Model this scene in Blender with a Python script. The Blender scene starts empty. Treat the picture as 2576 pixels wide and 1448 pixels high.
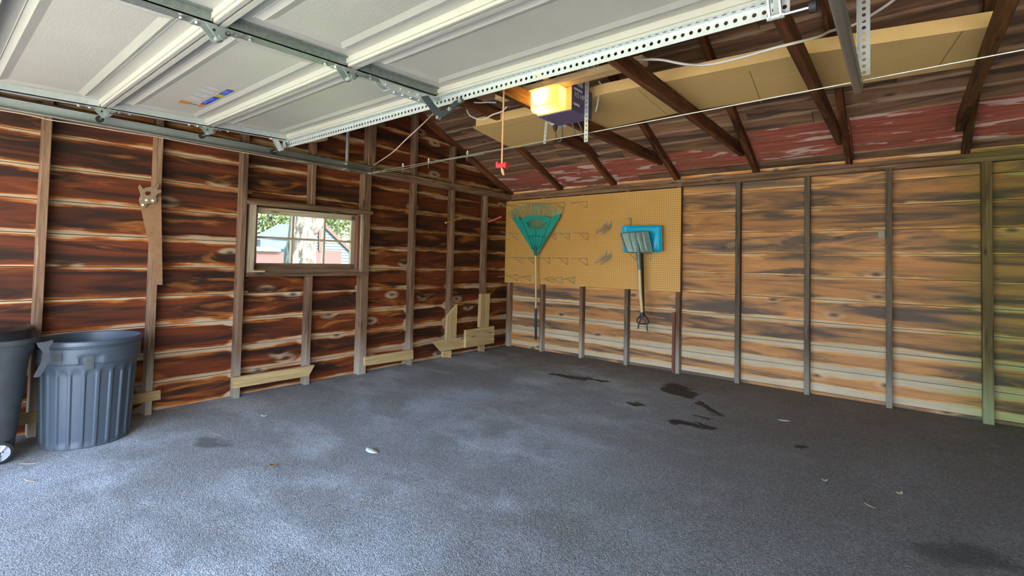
import bpy, bmesh, math, random
from mathutils import Vector, Matrix
from mathutils.geometry import tessellate_polygon
random.seed(7)
S = bpy.context.scene
COL = S.collection
rad = math.radians
# ------------------------------------------------------------------ camera
F_PX, W_PX, H_PX, PY = 1218.02, 2576, 1448, -101.29
CAM = Vector((4.3875, -5.3833, 1.1724))
YAW, PIT, ROL = -.6785, .0305, .0219
fw = Vector((math.sin(YAW)*math.cos(PIT), math.cos(YAW)*math.cos(PIT), math.sin(PIT)))
r0 = Vector((math.cos(YAW), -math.sin(YAW), 0)); u0 = r0.cross(fw)
rt = math.cos(ROL)*r0 + math.sin(ROL)*u0
up = -math.sin(ROL)*r0 + math.cos(ROL)*u0
cd = bpy.data.cameras.new('camera'); cam = bpy.data.objects.new('camera', cd); COL.objects.link(cam)
cd.sensor_fit = 'HORIZONTAL'; cd.sensor_width = 36; cd.lens = 36*F_PX/W_PX
cd.shift_y = PY/W_PX; cd.clip_start = .02; cd.clip_end = 500
cam.matrix_world = Matrix(((rt.x, up.x, -fw.x, CAM.x), (rt.y, up.y, -fw.y, CAM.y), (rt.z, up.z, -fw.z, CAM.z), (0, 0, 0, 1)))
S.camera = cam
# ------------------------------------------------------------------ world, sun, exposure
w = bpy.data.worlds.new('sky'); S.world = w; w.use_nodes = True
nt = w.node_tree; bg = nt.nodes['Background']
sky = nt.nodes.new('ShaderNodeTexSky'); sky.sky_type = 'NISHITA'; sky.sun_disc = False
sky.sun_elevation = rad(52); sky.sun_rotation = rad(60); sky.air_density = 1.0; sky.dust_density = 4.0
nt.links.new(sky.outputs[0], bg.inputs[0]); bg.inputs[1].default_value = .42
sd = bpy.data.lights.new('sun', 'SUN'); sun = bpy.data.objects.new('sun', sd); COL.objects.link(sun)
sd.energy = 5.0; sd.angle = rad(.6); sd.color = (1, .95, .86)
sun.rotation_euler = Vector((-.72, -.12, -.78)).to_track_quat('-Z', 'Y').to_euler()
S.cycles.max_bounces = 6; S.cycles.diffuse_bounces = 5; S.cycles.glossy_bounces = 3; S.cycles.transparent_max_bounces = 8
S.view_settings.view_transform = 'Standard'; S.view_settings.look = 'None'
S.view_settings.exposure = 3.15; S.view_settings.gamma = 1; S.view_settings.use_curve_mapping = False

def ray(x, y):
    return fw + rt*((x-W_PX/2)/F_PX) + up*(-(y-H_PX/2-PY)/F_PX)
def PX(x, y, ax, val):          # pixel -> point on the plane {axis = val} that the thing touches
    d = ray(x, y); return CAM + d*((val-CAM[ax])/d[ax])
def Z1(x, y): return (1240+x/5.152, 460+y/5.152)
def Z3(x, y): return (1540+x/8.52, 690+y/8.52)
def ZS(x, y): return (330+x/4.827, 440+y/4.827)

# ------------------------------------------------------------------ node helpers
class NT:
    def __init__(s, name):
        s.m = bpy.data.materials.new(name); s.m.use_nodes = True
        s.t = s.m.node_tree; s.b = s.t.nodes['Principled BSDF']; s.out = s.t.nodes['Material Output']
    def n(s, typ, **kw):
        o = s.t.nodes.new(typ)
        for k, v in kw.items(): setattr(o, k, v)
        return o
    def put(s, sock, v):
        if isinstance(v, bpy.types.NodeSocket): s.t.links.new(v, sock)
        elif v is not None: sock.default_value = v
    def math(s, op, a, b=None, c=None, clamp=False):
        o = s.n('ShaderNodeMath', operation=op, use_clamp=clamp)
        for i, v in enumerate((a, b, c)):
            if v is not None: s.put(o.inputs[i], v)
        return o.outputs[0]
    def comb(s, x, y, z):
        o = s.n('ShaderNodeCombineXYZ')
        for i, v in enumerate((x, y, z)): s.put(o.inputs[i], v)
        return o.outputs[0]
    def sep(s, v):
        o = s.n('ShaderNodeSeparateXYZ'); s.put(o.inputs[0], v); return o.outputs
    def noise(s, v, scale=1, detail=3, rough=.5, dist=0):
        o = s.n('ShaderNodeTexNoise'); s.put(o.inputs['Vector'], v)
        o.inputs['Scale'].default_value = scale; o.inputs['Detail'].default_value = detail
        o.inputs['Roughness'].default_value = rough; o.inputs['Distortion'].default_value = dist
        return o.outputs[0]
    def sstep(s, v, a, b, lo=0, hi=1):
        o = s.n('ShaderNodeMapRange', interpolation_type='SMOOTHSTEP'); s.put(o.inputs[0], v)
        for i, k in enumerate((a, b, lo, hi)): s.put(o.inputs[i+1], k)
        return o.outputs[0]
    def mix(s, f, a, b, mode='MIX'):
        o = s.n('ShaderNodeMix', data_type='RGBA', blend_type=mode); s.put(o.inputs[0], f)
        for i, v in ((6, a), (7, b)):
            s.put(o.inputs[i], v if isinstance(v, bpy.types.NodeSocket) else (*v[:3], 1))
        return o.outputs[2]
    def ramp(s, f, stops):
        o = s.n('ShaderNodeValToRGB'); s.put(o.inputs[0], f); e = o.color_ramp.elements
        while len(e) < len(stops): e.new(.5)
        for q, (p, c) in zip(e, stops): q.position = p; q.color = (*c, 1)
        return o.outputs[0]
    def bump(s, h, strength=.3, dist=.01):
        o = s.n('ShaderNodeBump'); s.put(o.inputs['Height'], h)
        o.inputs['Strength'].default_value = strength; o.inputs['Distance'].default_value = dist
        s.t.links.new(o.outputs[0], s.b.inputs['Normal'])
    def base(s, c, rough=.6, metal=0, spec=.5):
        s.put(s.b.inputs['Base Color'], c if isinstance(c, bpy.types.NodeSocket) else (*c[:3], 1))
        s.put(s.b.inputs['Roughness'], rough); s.b.inputs['Metallic'].default_value = metal
        s.b.inputs['Specular IOR Level'].default_value = spec
        return s.m
    def obj(s): return s.n('ShaderNodeTexCoord').outputs['Object']
    def pos(s): return s.n('ShaderNodeNewGeometry').outputs['Position']
    def rnd(s): return s.n('ShaderNodeObjectInfo').outputs['Random']

def plain(name, c, rough=.6, metal=0, var=.12, scale=30, spec=.5, bump=0):
    t = NT(name); v = t.obj(); n = t.noise(v, scale, 2, .6)
    k = t.math('MULTIPLY_ADD', n, 2*var, 1-var)
    col = t.mix(1, c, t.comb(k, k, k), 'MULTIPLY')
    if bump: t.bump(n, bump, .004)
    return t.base(col, rough, metal, spec)

def board_mat(name, hw, dark, red, orange, pale, pale_amt, low=0., stripe=.35, green=False, knots=.5, axis=None, s0=0., sp=.61, halo_k=.6, edge=-.004):
    """weathered sheathing: brown heart, bleached along the board edges, knots; grain runs along local X"""
    t = NT(name); x, y, z = t.sep(t.obj()); rn = t.rnd(); P = t.sep(t.pos())
    rx = t.math('MULTIPLY_ADD', rn, 37., x)
    def v(a, b, c): return t.comb(t.math('MULTIPLY', rx, a), t.math('MULTIPLY', y, b), t.math('MULTIPLY', rn, c))
    vo = t.n('ShaderNodeTexVoronoi', feature='F1', voronoi_dimensions='2D'); t.put(vo.inputs['Vector'], v(1.9, 4.2, 0)); vo.inputs['Scale'].default_value = 1
    kd = vo.outputs['Distance']; kr = t.sep(vo.outputs['Color'])[0]
    ksel = t.math('GREATER_THAN', kr, 1-knots)
    bend = t.math('MULTIPLY', ksel, t.sstep(kd, .02, .32, .022, 0))
    y2 = t.math('ADD', y, bend)
    def v2(a, b, c): return t.comb(t.math('MULTIPLY', rx, a), t.math('MULTIPLY', y2, b), t.math('MULTIPLY', rn, c))
    A = t.noise(v2(2.2, 9, 91), 1, 3, .6, .7)
    B = t.noise(v2(.8, 8, 17), 1, 3, .55, 1.2)
    C = t.noise(v(5, 170, 5), 1, 2, .6)
    sg = t.math('SIGN', y); D = t.noise(t.comb(t.math('MULTIPLY', rx, 1.3), t.math('MULTIPLY', sg, 5.3), t.math('MULTIPLY', rn, 53.)), 1, 3, .6, .4)
    E2 = t.noise(v2(1.5, 8, 29), 1, 3, .6, 1.2)
    d = t.math('SUBTRACT', hw, t.math('ABSOLUTE', y))
    amt = t.math('MULTIPLY', t.sstep(D, .38, .74), pale_amt)
    if low: amt = t.math('ADD', amt, t.math('MULTIPLY', t.sstep(P[2], 1.0, .05), t.math('MULTIPLY', A, low)))
    if axis is not None:         # bleached strips where boards meet the studs, low on the wall
        ph = t.math('ABSOLUTE', t.math('SUBTRACT', t.math('FRACT', t.math('ADD', t.math('DIVIDE', t.math('SUBTRACT', P[axis], s0), sp), .5)), .5))
        st = t.math('MULTIPLY', t.math('MULTIPLY', t.sstep(t.math('MULTIPLY_ADD', E2, .2, ph), .24, .10), t.sstep(t.noise(t.comb(t.math('MULTIPLY', rx, .8), 0., t.math('MULTIPLY', rn, 13.)), 1, 2), .42, .6)), t.sstep(t.math('MULTIPLY_ADD', A, .8, P[2]), 1.5, .9))
        amt = t.math('ADD', amt, t.math('MULTIPLY', st, .05))
    thr = t.math('ADD', amt, edge)
    u = t.math('DIVIDE', t.math('ADD', t.math('SUBTRACT', d, thr), t.math('MULTIPLY_ADD', A, .075, -.034)), .034)
    heart = t.mix(t.sstep(B, .36, .64), dark, red)
    heart = t.mix(t.math('MULTIPLY', t.sstep(E2, .56, .74), stripe), heart, orange)
    u = t.math('ADD', u, t.math('MULTIPLY_ADD', t.noise(v2(1.6, 48, 61), 1, 2, .6, 0), 1.7, -.85))
    u = t.math('MULTIPLY', t.math('ADD', u, .3), .7, clamp=True)
    c = t.mix(t.sstep(u, .28, .5), t.mix(t.math('MULTIPLY', B, .9), pale, (pale[0]*.55, pale[1]*.47, pale[2]*.42)), orange)
    c = t.mix(t.sstep(u, .42, .8), c, heart)
    halo = t.math('MULTIPLY', ksel, t.math('MULTIPLY', t.sstep(kd, .22, .12), t.sstep(B, .40, .6)))
    c = t.mix(t.math('MULTIPLY', halo, halo_k), c, pale)
    core = t.math('MULTIPLY', ksel, t.sstep(t.math('ADD', kd, t.math('MULTIPLY', A, .12)), .17, .07, 0, .85))
    c = t.mix(core, c, tuple(k*.5 for k in dark))
    g = t.math('MULTIPLY_ADD', C, .75, .62); g2 = t.math('MULTIPLY_ADD', rn, .4, .8); g = t.math('MULTIPLY', g, g2)
    c = t.mix(1, c, t.comb(g, g, g), 'MULTIPLY')
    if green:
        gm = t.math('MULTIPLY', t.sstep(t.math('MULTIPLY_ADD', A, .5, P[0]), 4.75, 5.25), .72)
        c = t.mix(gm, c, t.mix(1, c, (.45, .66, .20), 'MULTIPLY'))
    t.bump(C, .25, .004)
    return t.base(c, t.math('MULTIPLY_ADD', B, -.3, .78), 0, .35)

def lumber_mat(name, a, b, c, green=False, knots=.1, foot=None):
    t = NT(name); x, y, z = t.sep(t.obj()); rn = t.rnd(); P = t.sep(t.pos())
    rx = t.math('MULTIPLY_ADD', rn, 41., x)
    def v(p, q): return t.comb(t.math('MULTIPLY', rx, p), t.math('MULTIPLY', y, q), t.math('MULTIPLY', z, q))
    A = t.noise(v(1.6, 16), 1, 3, .6, .5); B = t.noise(v(3., 60), 1, 3, .6); C = t.noise(v(9, 260), 1, 2)
    col = t.mix(t.sstep(A, .35, .62), a, b); col = t.mix(t.math('MULTIPLY', t.sstep(B, .5, .72), .8), col, c)
    vo = t.n('ShaderNodeTexVoronoi', feature='F1', voronoi_dimensions='2D'); t.put(vo.inputs['Vector'], t.comb(t.math('MULTIPLY', rx, 3.2), t.math('MULTIPLY', t.math('ADD', y, z), 13.), 0.)); vo.inputs['Scale'].default_value = 1
    ks = t.math('MULTIPLY', t.math('GREATER_THAN', t.sep(vo.outputs['Color'])[0], 1-knots), t.sstep(t.math('MULTIPLY_ADD', A, .15, vo.outputs['Distance']), .27, .12, 0, .75))
    col = t.mix(ks, col, tuple(k*.3 for k in a))
    if foot: col = t.mix(t.math('MULTIPLY', t.sstep(t.math('MULTIPLY_ADD', A, .5, P[2]), .75, .3), .8), col, foot)
    g = t.math('MULTIPLY', t.math('MULTIPLY_ADD', C, .6, .7), t.math('MULTIPLY_ADD', rn, .4, .8))
    col = t.mix(1, col, t.comb(g, g, g), 'MULTIPLY')
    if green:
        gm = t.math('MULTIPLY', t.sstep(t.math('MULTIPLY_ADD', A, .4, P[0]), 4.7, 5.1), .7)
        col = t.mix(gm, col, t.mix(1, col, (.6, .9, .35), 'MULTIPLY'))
    t.bump(C, .3, .003)
    return t.base(col, .75, 0, .3)

def paint_board_mat(name, wood, paint, chip):
    t = NT(name); x, y, z = t.sep(t.obj()); rn = t.rnd()
    rx = t.math('MULTIPLY_ADD', rn, 23., x)
    def v(p, q, k): return t.comb(t.math('MULTIPLY', rx, p), t.math('MULTIPLY', y, q), t.math('MULTIPLY', rn, k))
    A = t.noise(v(1.6, 9, 31), 1, 4, .62, .3); B = t.noise(v(2.2, 40, 9), 1, 3, .6); C = t.noise(v(5, 200, 3), 1, 2)
    D = t.noise(v(2.4, 12, 77), 1, 3, .55, .4)
    c = t.mix(t.sstep(B, .35, .65), paint, tuple(k*.62 for k in paint))
    c = t.mix(t.sstep(A, .55, .62), c, wood)
    c = t.mix(t.math('MULTIPLY', t.sstep(D, .56, .62), .85), c, chip)
    g = t.math('MULTIPLY_ADD', C, .6, .7); c = t.mix(1, c, t.comb(g, g, g), 'MULTIPLY')
    t.bump(C, .3, .003)
    return t.base(c, .75, 0, .3)

M = {}
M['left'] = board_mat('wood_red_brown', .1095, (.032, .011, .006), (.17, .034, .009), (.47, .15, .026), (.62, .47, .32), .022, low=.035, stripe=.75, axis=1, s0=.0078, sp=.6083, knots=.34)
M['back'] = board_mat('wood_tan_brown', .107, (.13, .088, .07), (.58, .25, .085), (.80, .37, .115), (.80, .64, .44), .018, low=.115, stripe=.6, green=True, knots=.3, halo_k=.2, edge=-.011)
M['roof'] = board_mat('roof_wood', .0825, (.085, .055, .042), (.26, .14, .08), (.42, .23, .115), (.46, .36, .27), .014, stripe=.4, knots=.2, halo_k=.1)
M['red_roof'] = paint_board_mat('roof_wood_red_paint', (.22, .12, .075), (.42, .115, .08), (.66, .50, .45))
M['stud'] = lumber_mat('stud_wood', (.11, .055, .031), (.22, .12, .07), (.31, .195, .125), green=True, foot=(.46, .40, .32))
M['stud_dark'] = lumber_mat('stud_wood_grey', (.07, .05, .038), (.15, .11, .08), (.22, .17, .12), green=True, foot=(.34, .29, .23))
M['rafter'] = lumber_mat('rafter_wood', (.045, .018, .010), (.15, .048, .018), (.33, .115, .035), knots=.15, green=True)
M['fresh'] = lumber_mat('new_lumber', (.50, .33, .15), (.62, .44, .21), (.42, .27, .12))
M['frame'] = lumber_mat('window_frame_wood', (.33, .25, .17), (.45, .36, .25), (.22, .14, .09))
M['red_stick'] = lumber_mat('red_brown_board', (.15, .05, .03), (.21, .075, .045), (.12, .05, .035))
M['steel'] = plain('galvanised_steel', (.56, .59, .59), .42, .45, .15, 40)
M['steel_dk'] = plain('galvanised_steel_dark', (.26, .29, .27), .45, .5, .45, 60)
M['hinge'] = plain('hinge_steel', (.40, .44, .43), .4, .6, .2, 50)
M['bolt'] = plain('bolt_zinc', (.72, .73, .72), .3, .9)
M['black_steel'] = plain('black_painted_steel', (.02, .03, .035), .45, .1)
M['rubber'] = plain('black_rubber', (.018, .018, .02), .6)
M['grey_wire'] = plain('white_cable', (.66, .60, .53), .5)
M['pink_wire'] = plain('tan_cord', (.62, .44, .33), .55)
M['cord'] = plain('grey_cord', (.10, .10, .10), .5)
M['wire'] = plain('steel_wire', (.45, .43, .38), .4, .5)
M['rope'] = plain('orange_rope', (.72, .34, .18), .7)
M['red_plastic'] = plain('red_plastic', (.75, .03, .04), .35)
M['purple'] = plain('opener_purple', (.085, .065, .16), .4)
M['lensframe'] = plain('opener_amber', (.55, .38, .12), .4)
M['white_ink'] = plain('white_ink', (.75, .75, .78), .5)
M['outlet'] = plain('outlet_plastic', (.68, .66, .56), .4)
M['teal'] = plain('rake_teal', (.022, .34, .28), .32, 0, .08)
M['tine'] = plain('rake_tine', (.10, .40, .29), .35)
M['teal_dk'] = plain('rake_teal_groove', (.006, .13, .11), .4)
M['ash'] = plain('ash_handle', (.66, .47, .25), .45, 0, .1, 60)
M['blue_grip'] = plain('dark_blue_grip', (.012, .03, .05), .5)
M['blue'] = plain('blue_plastic', (.0, .42, .72), .3, 0, .05)
M['alu'] = plain('aluminium_scoop', (.17, .24, .23), .45, .35, .35, 25)
M['rust'] = plain('rusty_blade', (.30, .155, .075), .7, .15, .3, 25)
M['old_wood'] = plain('old_handle_wood', (.26, .17, .10), .7, 0, .3, 60)
M['bin'] = plain('bin_plastic', (.065, .082, .105), .42, 0, .15, 120, bump=.12)
M['bin_dk'] = plain('bin_plastic_grey', (.06, .064, .072), .5, 0, .35, 14)
M['bag'] = plain('black_bag', (.01, .01, .012), .3)
M['yellow_peg'] = plain('yellow_peg', (.62, .36, .06), .6)
M['red_peg'] = plain('red_peg', (.62, .10, .09), .6)
M['leaf'] = plain('dry_leaf', (.42, .22, .09), .7)
M['paper'] = plain('paper_scrap', (.62, .62, .58), .7)
M['straw'] = plain('straw', (.55, .42, .26), .7)
M['leather'] = plain('block_grey', (.33, .32, .27), .7)
M['glue'] = plain('board_dust', (.5, .4, .3), .8)

def door_mat():
    t = NT('white_door_steel'); x, y, z = t.sep(t.obj()); 
    n = t.noise(t.comb(t.math('MULTIPLY', x, 22), t.math('MULTIPLY', y, 90), 0), 1, 3, .55, 1.2)
    c = t.mix(t.noise(t.obj(), 2.5, 3), (.42, .41, .345), (.48, .47, .405)); t.bump(n, .22, .003)
    return t.base(c, .42, 0, .4)
M['door'] = door_mat()
M['lip'] = plain('white_door_edge', (.40, .37, .33), .5, 0, .2, 90)

def pegboard_mat():
    t = NT('pegboard_hardboard'); x, y, z = t.sep(t.obj())
    def cell(a): return t.math('SUBTRACT', t.math('FRACT', t.math('DIVIDE', a, .0254)), .5)
    a, b = cell(x), cell(y); d = t.math('SQRT', t.math('ADD', t.math('MULTIPLY', a, a), t.math('MULTIPLY', b, b)))
    hole = t.sstep(d, .17, .12)
    n = t.noise(t.obj(), 3, 4); n2 = t.noise(t.obj(), 90, 2)
    c = t.mix(n, (.66, .335, .085), (.76, .42, .125)); c = t.mix(t.math('MULTIPLY', n2, .25), c, (.40, .22, .07))
    c = t.mix(t.math('MULTIPLY', hole, .95), c, (.06, .025, .006)); t.bump(t.math('MULTIPLY', hole, -1), .5, .003)
    return t.base(c, .5, 0, .35)
M['peg'] = pegboard_mat()

def cardboard_mat():
    t = NT('corrugated_cardboard'); x, y, z = t.sep(t.obj())
    fl = t.math('SINE', t.math('MULTIPLY', x, 600)); n = t.noise(t.obj(), 2, 4); n2 = t.noise(t.comb(t.math('MULTIPLY', x, 4), t.math('MULTIPLY', y, 30), z), 1, 3)
    c = t.mix(n, (.72, .47, .17), (.80, .55, .23)); c = t.mix(t.math('MULTIPLY', n2, .3), c, (.44, .27, .10))
    t.bump(fl, .12, .002); return t.base(c, .75, 0, .2)
M['card'] = cardboard_mat()
M['crease'] = plain('cardboard_crease', (.30, .20, .08), .8)

def asphalt_mat():
    t = NT('asphalt'); P = t.pos(); x, y, z = t.sep(P)
    f1 = t.n('ShaderNodeTexVoronoi', feature='F1'); t.put(f1.inputs['Vector'], P); f1.inputs['Scale'].default_value = 170
    speck = t.sep(f1.outputs['Color'])[0]
    n1 = t.noise(P, 75, 2, .65); n2 = t.noise(P, 9, 3, .6); n3 = t.noise(P, .9, 2, .55, .4); n4 = t.noise(P, 2.6, 3, .6, .5)
    dust = t.math('MULTIPLY', t.sstep(n3, .36, .68), t.sstep(n4, .3, .66))
    # traffic-dusted middle of the bay, darker clean asphalt along the back wall and in the second bay
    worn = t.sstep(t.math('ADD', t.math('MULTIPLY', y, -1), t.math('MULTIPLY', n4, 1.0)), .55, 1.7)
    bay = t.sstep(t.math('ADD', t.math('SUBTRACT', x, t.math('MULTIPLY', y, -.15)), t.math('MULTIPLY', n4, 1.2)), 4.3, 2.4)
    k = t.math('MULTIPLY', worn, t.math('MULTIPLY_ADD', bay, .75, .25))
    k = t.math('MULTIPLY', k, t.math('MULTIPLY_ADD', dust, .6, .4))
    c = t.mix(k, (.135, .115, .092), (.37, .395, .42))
    c = t.mix(t.math('MULTIPLY', t.sstep(n2, .45, .75), .35), c, (.23, .215, .20))
    c = t.mix(t.math('MULTIPLY', t.math('MULTIPLY', worn, bay), t.sstep(t.noise(t.comb(t.math('MULTIPLY', x, 1.5), t.math('MULTIPLY', y, 2.6), 3.), 1, 4, .62, .3), .46, .72, 0, .42)), c, (.56, .60, .64))
    sp = t.math('MULTIPLY_ADD', speck, .7, .62); sp = t.math('MULTIPLY', sp, t.math('MULTIPLY_ADD', n1, 1.0, .5))
    c = t.mix(1, c, t.comb(sp, sp, sp), 'MULTIPLY')
    tan = t.math('GREATER_THAN', t.sep(f1.outputs['Color'])[1], .965); c = t.mix(t.math('MULTIPLY', tan, .6), c, (.42, .36, .28))
    wob = t.n('ShaderNodeTexNoise'); t.put(wob.inputs['Vector'], P); wob.inputs['Scale'].default_value = 5; wob.inputs['Detail'].default_value = 3
    wx, wy, wz = t.sep(wob.outputs['Color'])
    xx = t.math('ADD', x, t.math('MULTIPLY_ADD', wx, .3, -.15)); yy = t.math('ADD', y, t.math('MULTIPLY_ADD', wy, .3, -.15))
    def blob(cx, cy, a, b, ang, soft=.25):
        ca, sa = math.cos(ang), math.sin(ang)
        dx = t.math('SUBTRACT', xx, cx); dy = t.math('SUBTRACT', yy, cy)
        p = t.math('DIVIDE', t.math('ADD', t.math('MULTIPLY', dx, ca), t.math('MULTIPLY', dy, sa)), a)
        q = t.math('DIVIDE', t.math('SUBTRACT', t.math('MULTIPLY', dy, ca), t.math('MULTIPLY', dx, sa)), b)
        return t.sstep(t.math('ADD', t.math('MULTIPLY', p, p), t.math('MULTIPLY', q, q)), 1+soft, 1-soft)
    wet = None
    for px, py, a, b, ang in ((1712, 982, .27, .15, -.9), (1780, 1026, .22, .05, -.8), (1722, 1068, .13, .06, .1), (1775, 1070, .1, .05, -.4),
                              (1420, 945, .22, .07, .2), (1470, 952, .14, .05, .2), (2025, 1123, .05, .03, .3), (1600, 1016, .1, .045, .2),
                              (1510, 957, .07, .04, .2), (1765, 1048, .08, .03, 0.)):
        p = PX(px, py, 2, 0); m = blob(p.x, p.y, a, b, ang); wet = m if wet is None else t.math('MAXIMUM', wet, m)
    c = t.mix(t.math('MULTIPLY', wet, .95), c, (.010, .008, .008))
    p = PX(540, 1110, 2, 0); c = t.mix(t.math('MULTIPLY', blob(p.x, p.y, .12, .07, .4, .6), .6), c, (.06, .045, .04))
    p = PX(2430, 1400, 2, 0); c = t.mix(t.math('MULTIPLY', blob(p.x, p.y, .17, .10, .2, .8), .55), c, (.02, .02, .022))
    h = t.math('ADD', t.math('MULTIPLY', f1.outputs['Distance'], -40.), t.math('MULTIPLY', n1, 1.2)); t.bump(h, .30, .005)
    return t.base(c, t.math('MULTIPLY_ADD', wet, -.12, .72), 0, .45)
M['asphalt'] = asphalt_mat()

# ------------------------------------------------------------------ mesh helpers
class MB:
    def __init__(s): s.v = []; s.f = []; s.mi = []
    def add(s, vs, fs, mi=0):
        o = len(s.v); s.v += [tuple(p) for p in vs]; s.f += [tuple(i+o for i in f) for f in fs]; s.mi += [mi]*len(fs)
    def box(s, a, b, mi=0, ch=0):
        a, b = [min(p, q) for p, q in zip(a, b)], [max(p, q) for p, q in zip(a, b)]
        if not ch:
            s.add([(x, y, z) for x in (a[0], b[0]) for y in (a[1], b[1]) for z in (a[2], b[2])],
                  [(0, 1, 3, 2), (4, 6, 7, 5), (0, 4, 5, 1), (2, 3, 7, 6), (0, 2, 6, 4), (1, 5, 7, 3)], mi); return
        # box with chamfered long edges (along X)
        y0, y1, z0, z1 = a[1], b[1], a[2], b[2]
        pr = [(y0+ch, z0), (y1-ch, z0), (y1, z0+ch), (y1, z1-ch), (y1-ch, z1), (y0+ch, z1), (y0, z1-ch), (y0, z0+ch)]
        vs = [(a[0], y, z) for y, z in pr]+[(b[0], y, z) for y, z in pr]
        s.add(vs, [(i, (i+1) % 8, (i+1) % 8+8, i+8) for i in range(8)]+[tuple(range(7, -1, -1)), tuple(range(8, 16))], mi)
    def tube(s, pts, r, n=8, mi=0, caps=True, closed=False):
        pts = [Vector(p) for p in pts]; m = len(pts); rs = r if isinstance(r, (list, tuple)) else [r]*m
        vs = []; prev = None
        for i, p in enumerate(pts):
            if closed: d = pts[(i+1) % m]-pts[i-1]
            else: d = pts[min(i+1, m-1)]-pts[max(i-1, 0)]
            d.normalize()
            if prev is None: a = d.orthogonal().normalized()
            else: a = (prev-d*prev.dot(d)).normalized()
            prev = a; b = d.cross(a)
            vs += [p+(a*math.cos(t)+b*math.sin(t))*rs[i] for t in [2*math.pi*k/n for k in range(n)]]
        fs = []
        for i in range(m if closed else m-1):
            j = (i+1) % m
            fs += [(i*n+k, i*n+(k+1) % n, j*n+(k+1) % n, j*n+k) for k in range(n)]
        if caps and not closed: fs += [tuple(range(n-1, -1, -1)), tuple((m-1)*n+k for k in range(n))]
        s.add(vs, fs, mi)
    def prism(s, outline, d, holes=(), mi=0):
        """outline: 3D points of a planar polygon, d: extrusion vector"""
        d = Vector(d); loops = [[Vector(p) for p in outline]]+[[Vector(p) for p in h] for h in holes]
        tri = tessellate_polygon(loops); al = [p for l in loops for p in l]; n = len(al)
        fs = [tuple(t) for t in tri]+[tuple(i+n for i in reversed(t)) for t in tri]
        o = 0
        for l in loops:
            k = len(l); fs += [(o+i, o+(i+1) % k, o+(i+1) % k+n, o+i+n) for i in range(k)]; o += k
        s.add(al+[p+d for p in al], fs, mi)
    def lathe(s, prof, n=32, c=(0, 0, 0), mi=0, fn=None):
        vs = []
        for r, z in prof:
            for k in range(n):
                a = 2*math.pi*k/n; q = r+(fn(a, z) if fn else 0); vs.append((c[0]+q*math.cos(a), c[1]+q*math.sin(a), c[2]+z))
        m = len(prof); s.add(vs, [(i*n+k, i*n+(k+1) % n, (i+1)*n+(k+1) % n, (i+1)*n+k) for i in range(m-1) for k in range(n)], mi)
    def build(s, name, mat, parent=None, smooth=False, solid=0):
        me = bpy.data.meshes.new(name); me.from_pydata(s.v, [], s.f)
        for m in (mat if isinstance(mat, (list, tuple)) else [mat]): me.materials.append(M[m] if isinstance(m, str) else m)
        me.polygons.foreach_set('material_index', s.mi)
        bm = bmesh.new(); bm.from_mesh(me); bmesh.ops.recalc_face_normals(bm, faces=bm.faces); bm.to_mesh(me); bm.free()
        if smooth:
            me.polygons.foreach_set('use_smooth', [True]*len(me.polygons))
            if hasattr(me, 'set_sharp_from_angle'): me.set_sharp_from_angle(angle=rad(40))
        o = bpy.data.objects.new(name, me); COL.objects.link(o)
        if parent: o.parent = parent
        if solid:
            md = o.modifiers.new('thickness', 'SOLIDIFY'); md.thickness = solid; md.offset = 0
        return o
def tag(o, label, cat, group=None, kind=None):
    o['label'] = label; o['category'] = cat
    if group: o['group'] = group
    if kind: o['kind'] = kind
    return o
def empty(name, loc=(0, 0, 0), rot=(0, 0, 0)):
    o = bpy.data.objects.new(name, None); COL.objects.link(o); o.location = loc; o.rotation_euler = rot; o.empty_display_size = .1
    return o
def local(o, parent):                 # keep world placement of a child whose mesh is in world space
    o.parent = parent; o.matrix_parent_inverse = parent.matrix_basis.inverted() if parent.type == 'EMPTY' else parent.matrix_basis.inverted()
    return o
def beam(name, p0, p1, wdt, thk, mat, parent=None, side=None, ch=.003, mesh=None, ext=0):
    """lumber from p0 to p1 (centre line): local X along, local Y = width in direction 'side', local Z = thickness"""
    p0, p1 = Vector(p0), Vector(p1); X = (p1-p0); L = X.length; X.normalize()
    Y = Vector(side); Y = (Y-X*Y.dot(X)).normalized(); Z = X.cross(Y)
    mb = MB(); mb.box((-L/2-ext, -wdt/2, -thk/2), (L/2+ext, wdt/2, thk/2), 0, ch); o = mb.build(name, mat)
    c = (p0+p1)/2; o.matrix_world = Matrix(((X.x, Y.x, Z.x, c.x), (X.y, Y.y, Z.y, c.y), (X.z, Y.z, Z.z, c.z), (0, 0, 0, 1)))
    if parent:
        mw = o.matrix_world.copy(); o.parent = parent; o.matrix_parent_inverse = Matrix.Identity(4); o.matrix_basis = parent.matrix_basis.inverted() @ mw
    return o
def polyplank(name, pts, X, Y, thk, mat, parent):
    """board of any outline: world points pts on a plane with axes X (grain) and Y; extruded away along -X x Y"""
    X, Y = Vector(X), Vector(Y); Z = X.cross(Y); pts = [Vector(p) for p in pts]
    c = sum(pts, Vector())/len(pts); ys = [(p-c).dot(Y) for p in pts]; c += Y*((max(ys)+min(ys))/2)
    mb = MB(); mb.prism([((p-c).dot(X), (p-c).dot(Y), 0) for p in pts], (0, 0, -thk)); o = mb.build(name, mat)
    mw = Matrix(((X.x, Y.x, Z.x, c.x), (X.y, Y.y, Z.y, c.y), (X.z, Y.z, Z.z, c.z), (0, 0, 0, 1)))
    o.parent = parent; o.matrix_basis = parent.matrix_basis.inverted() @ mw
    return o
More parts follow.
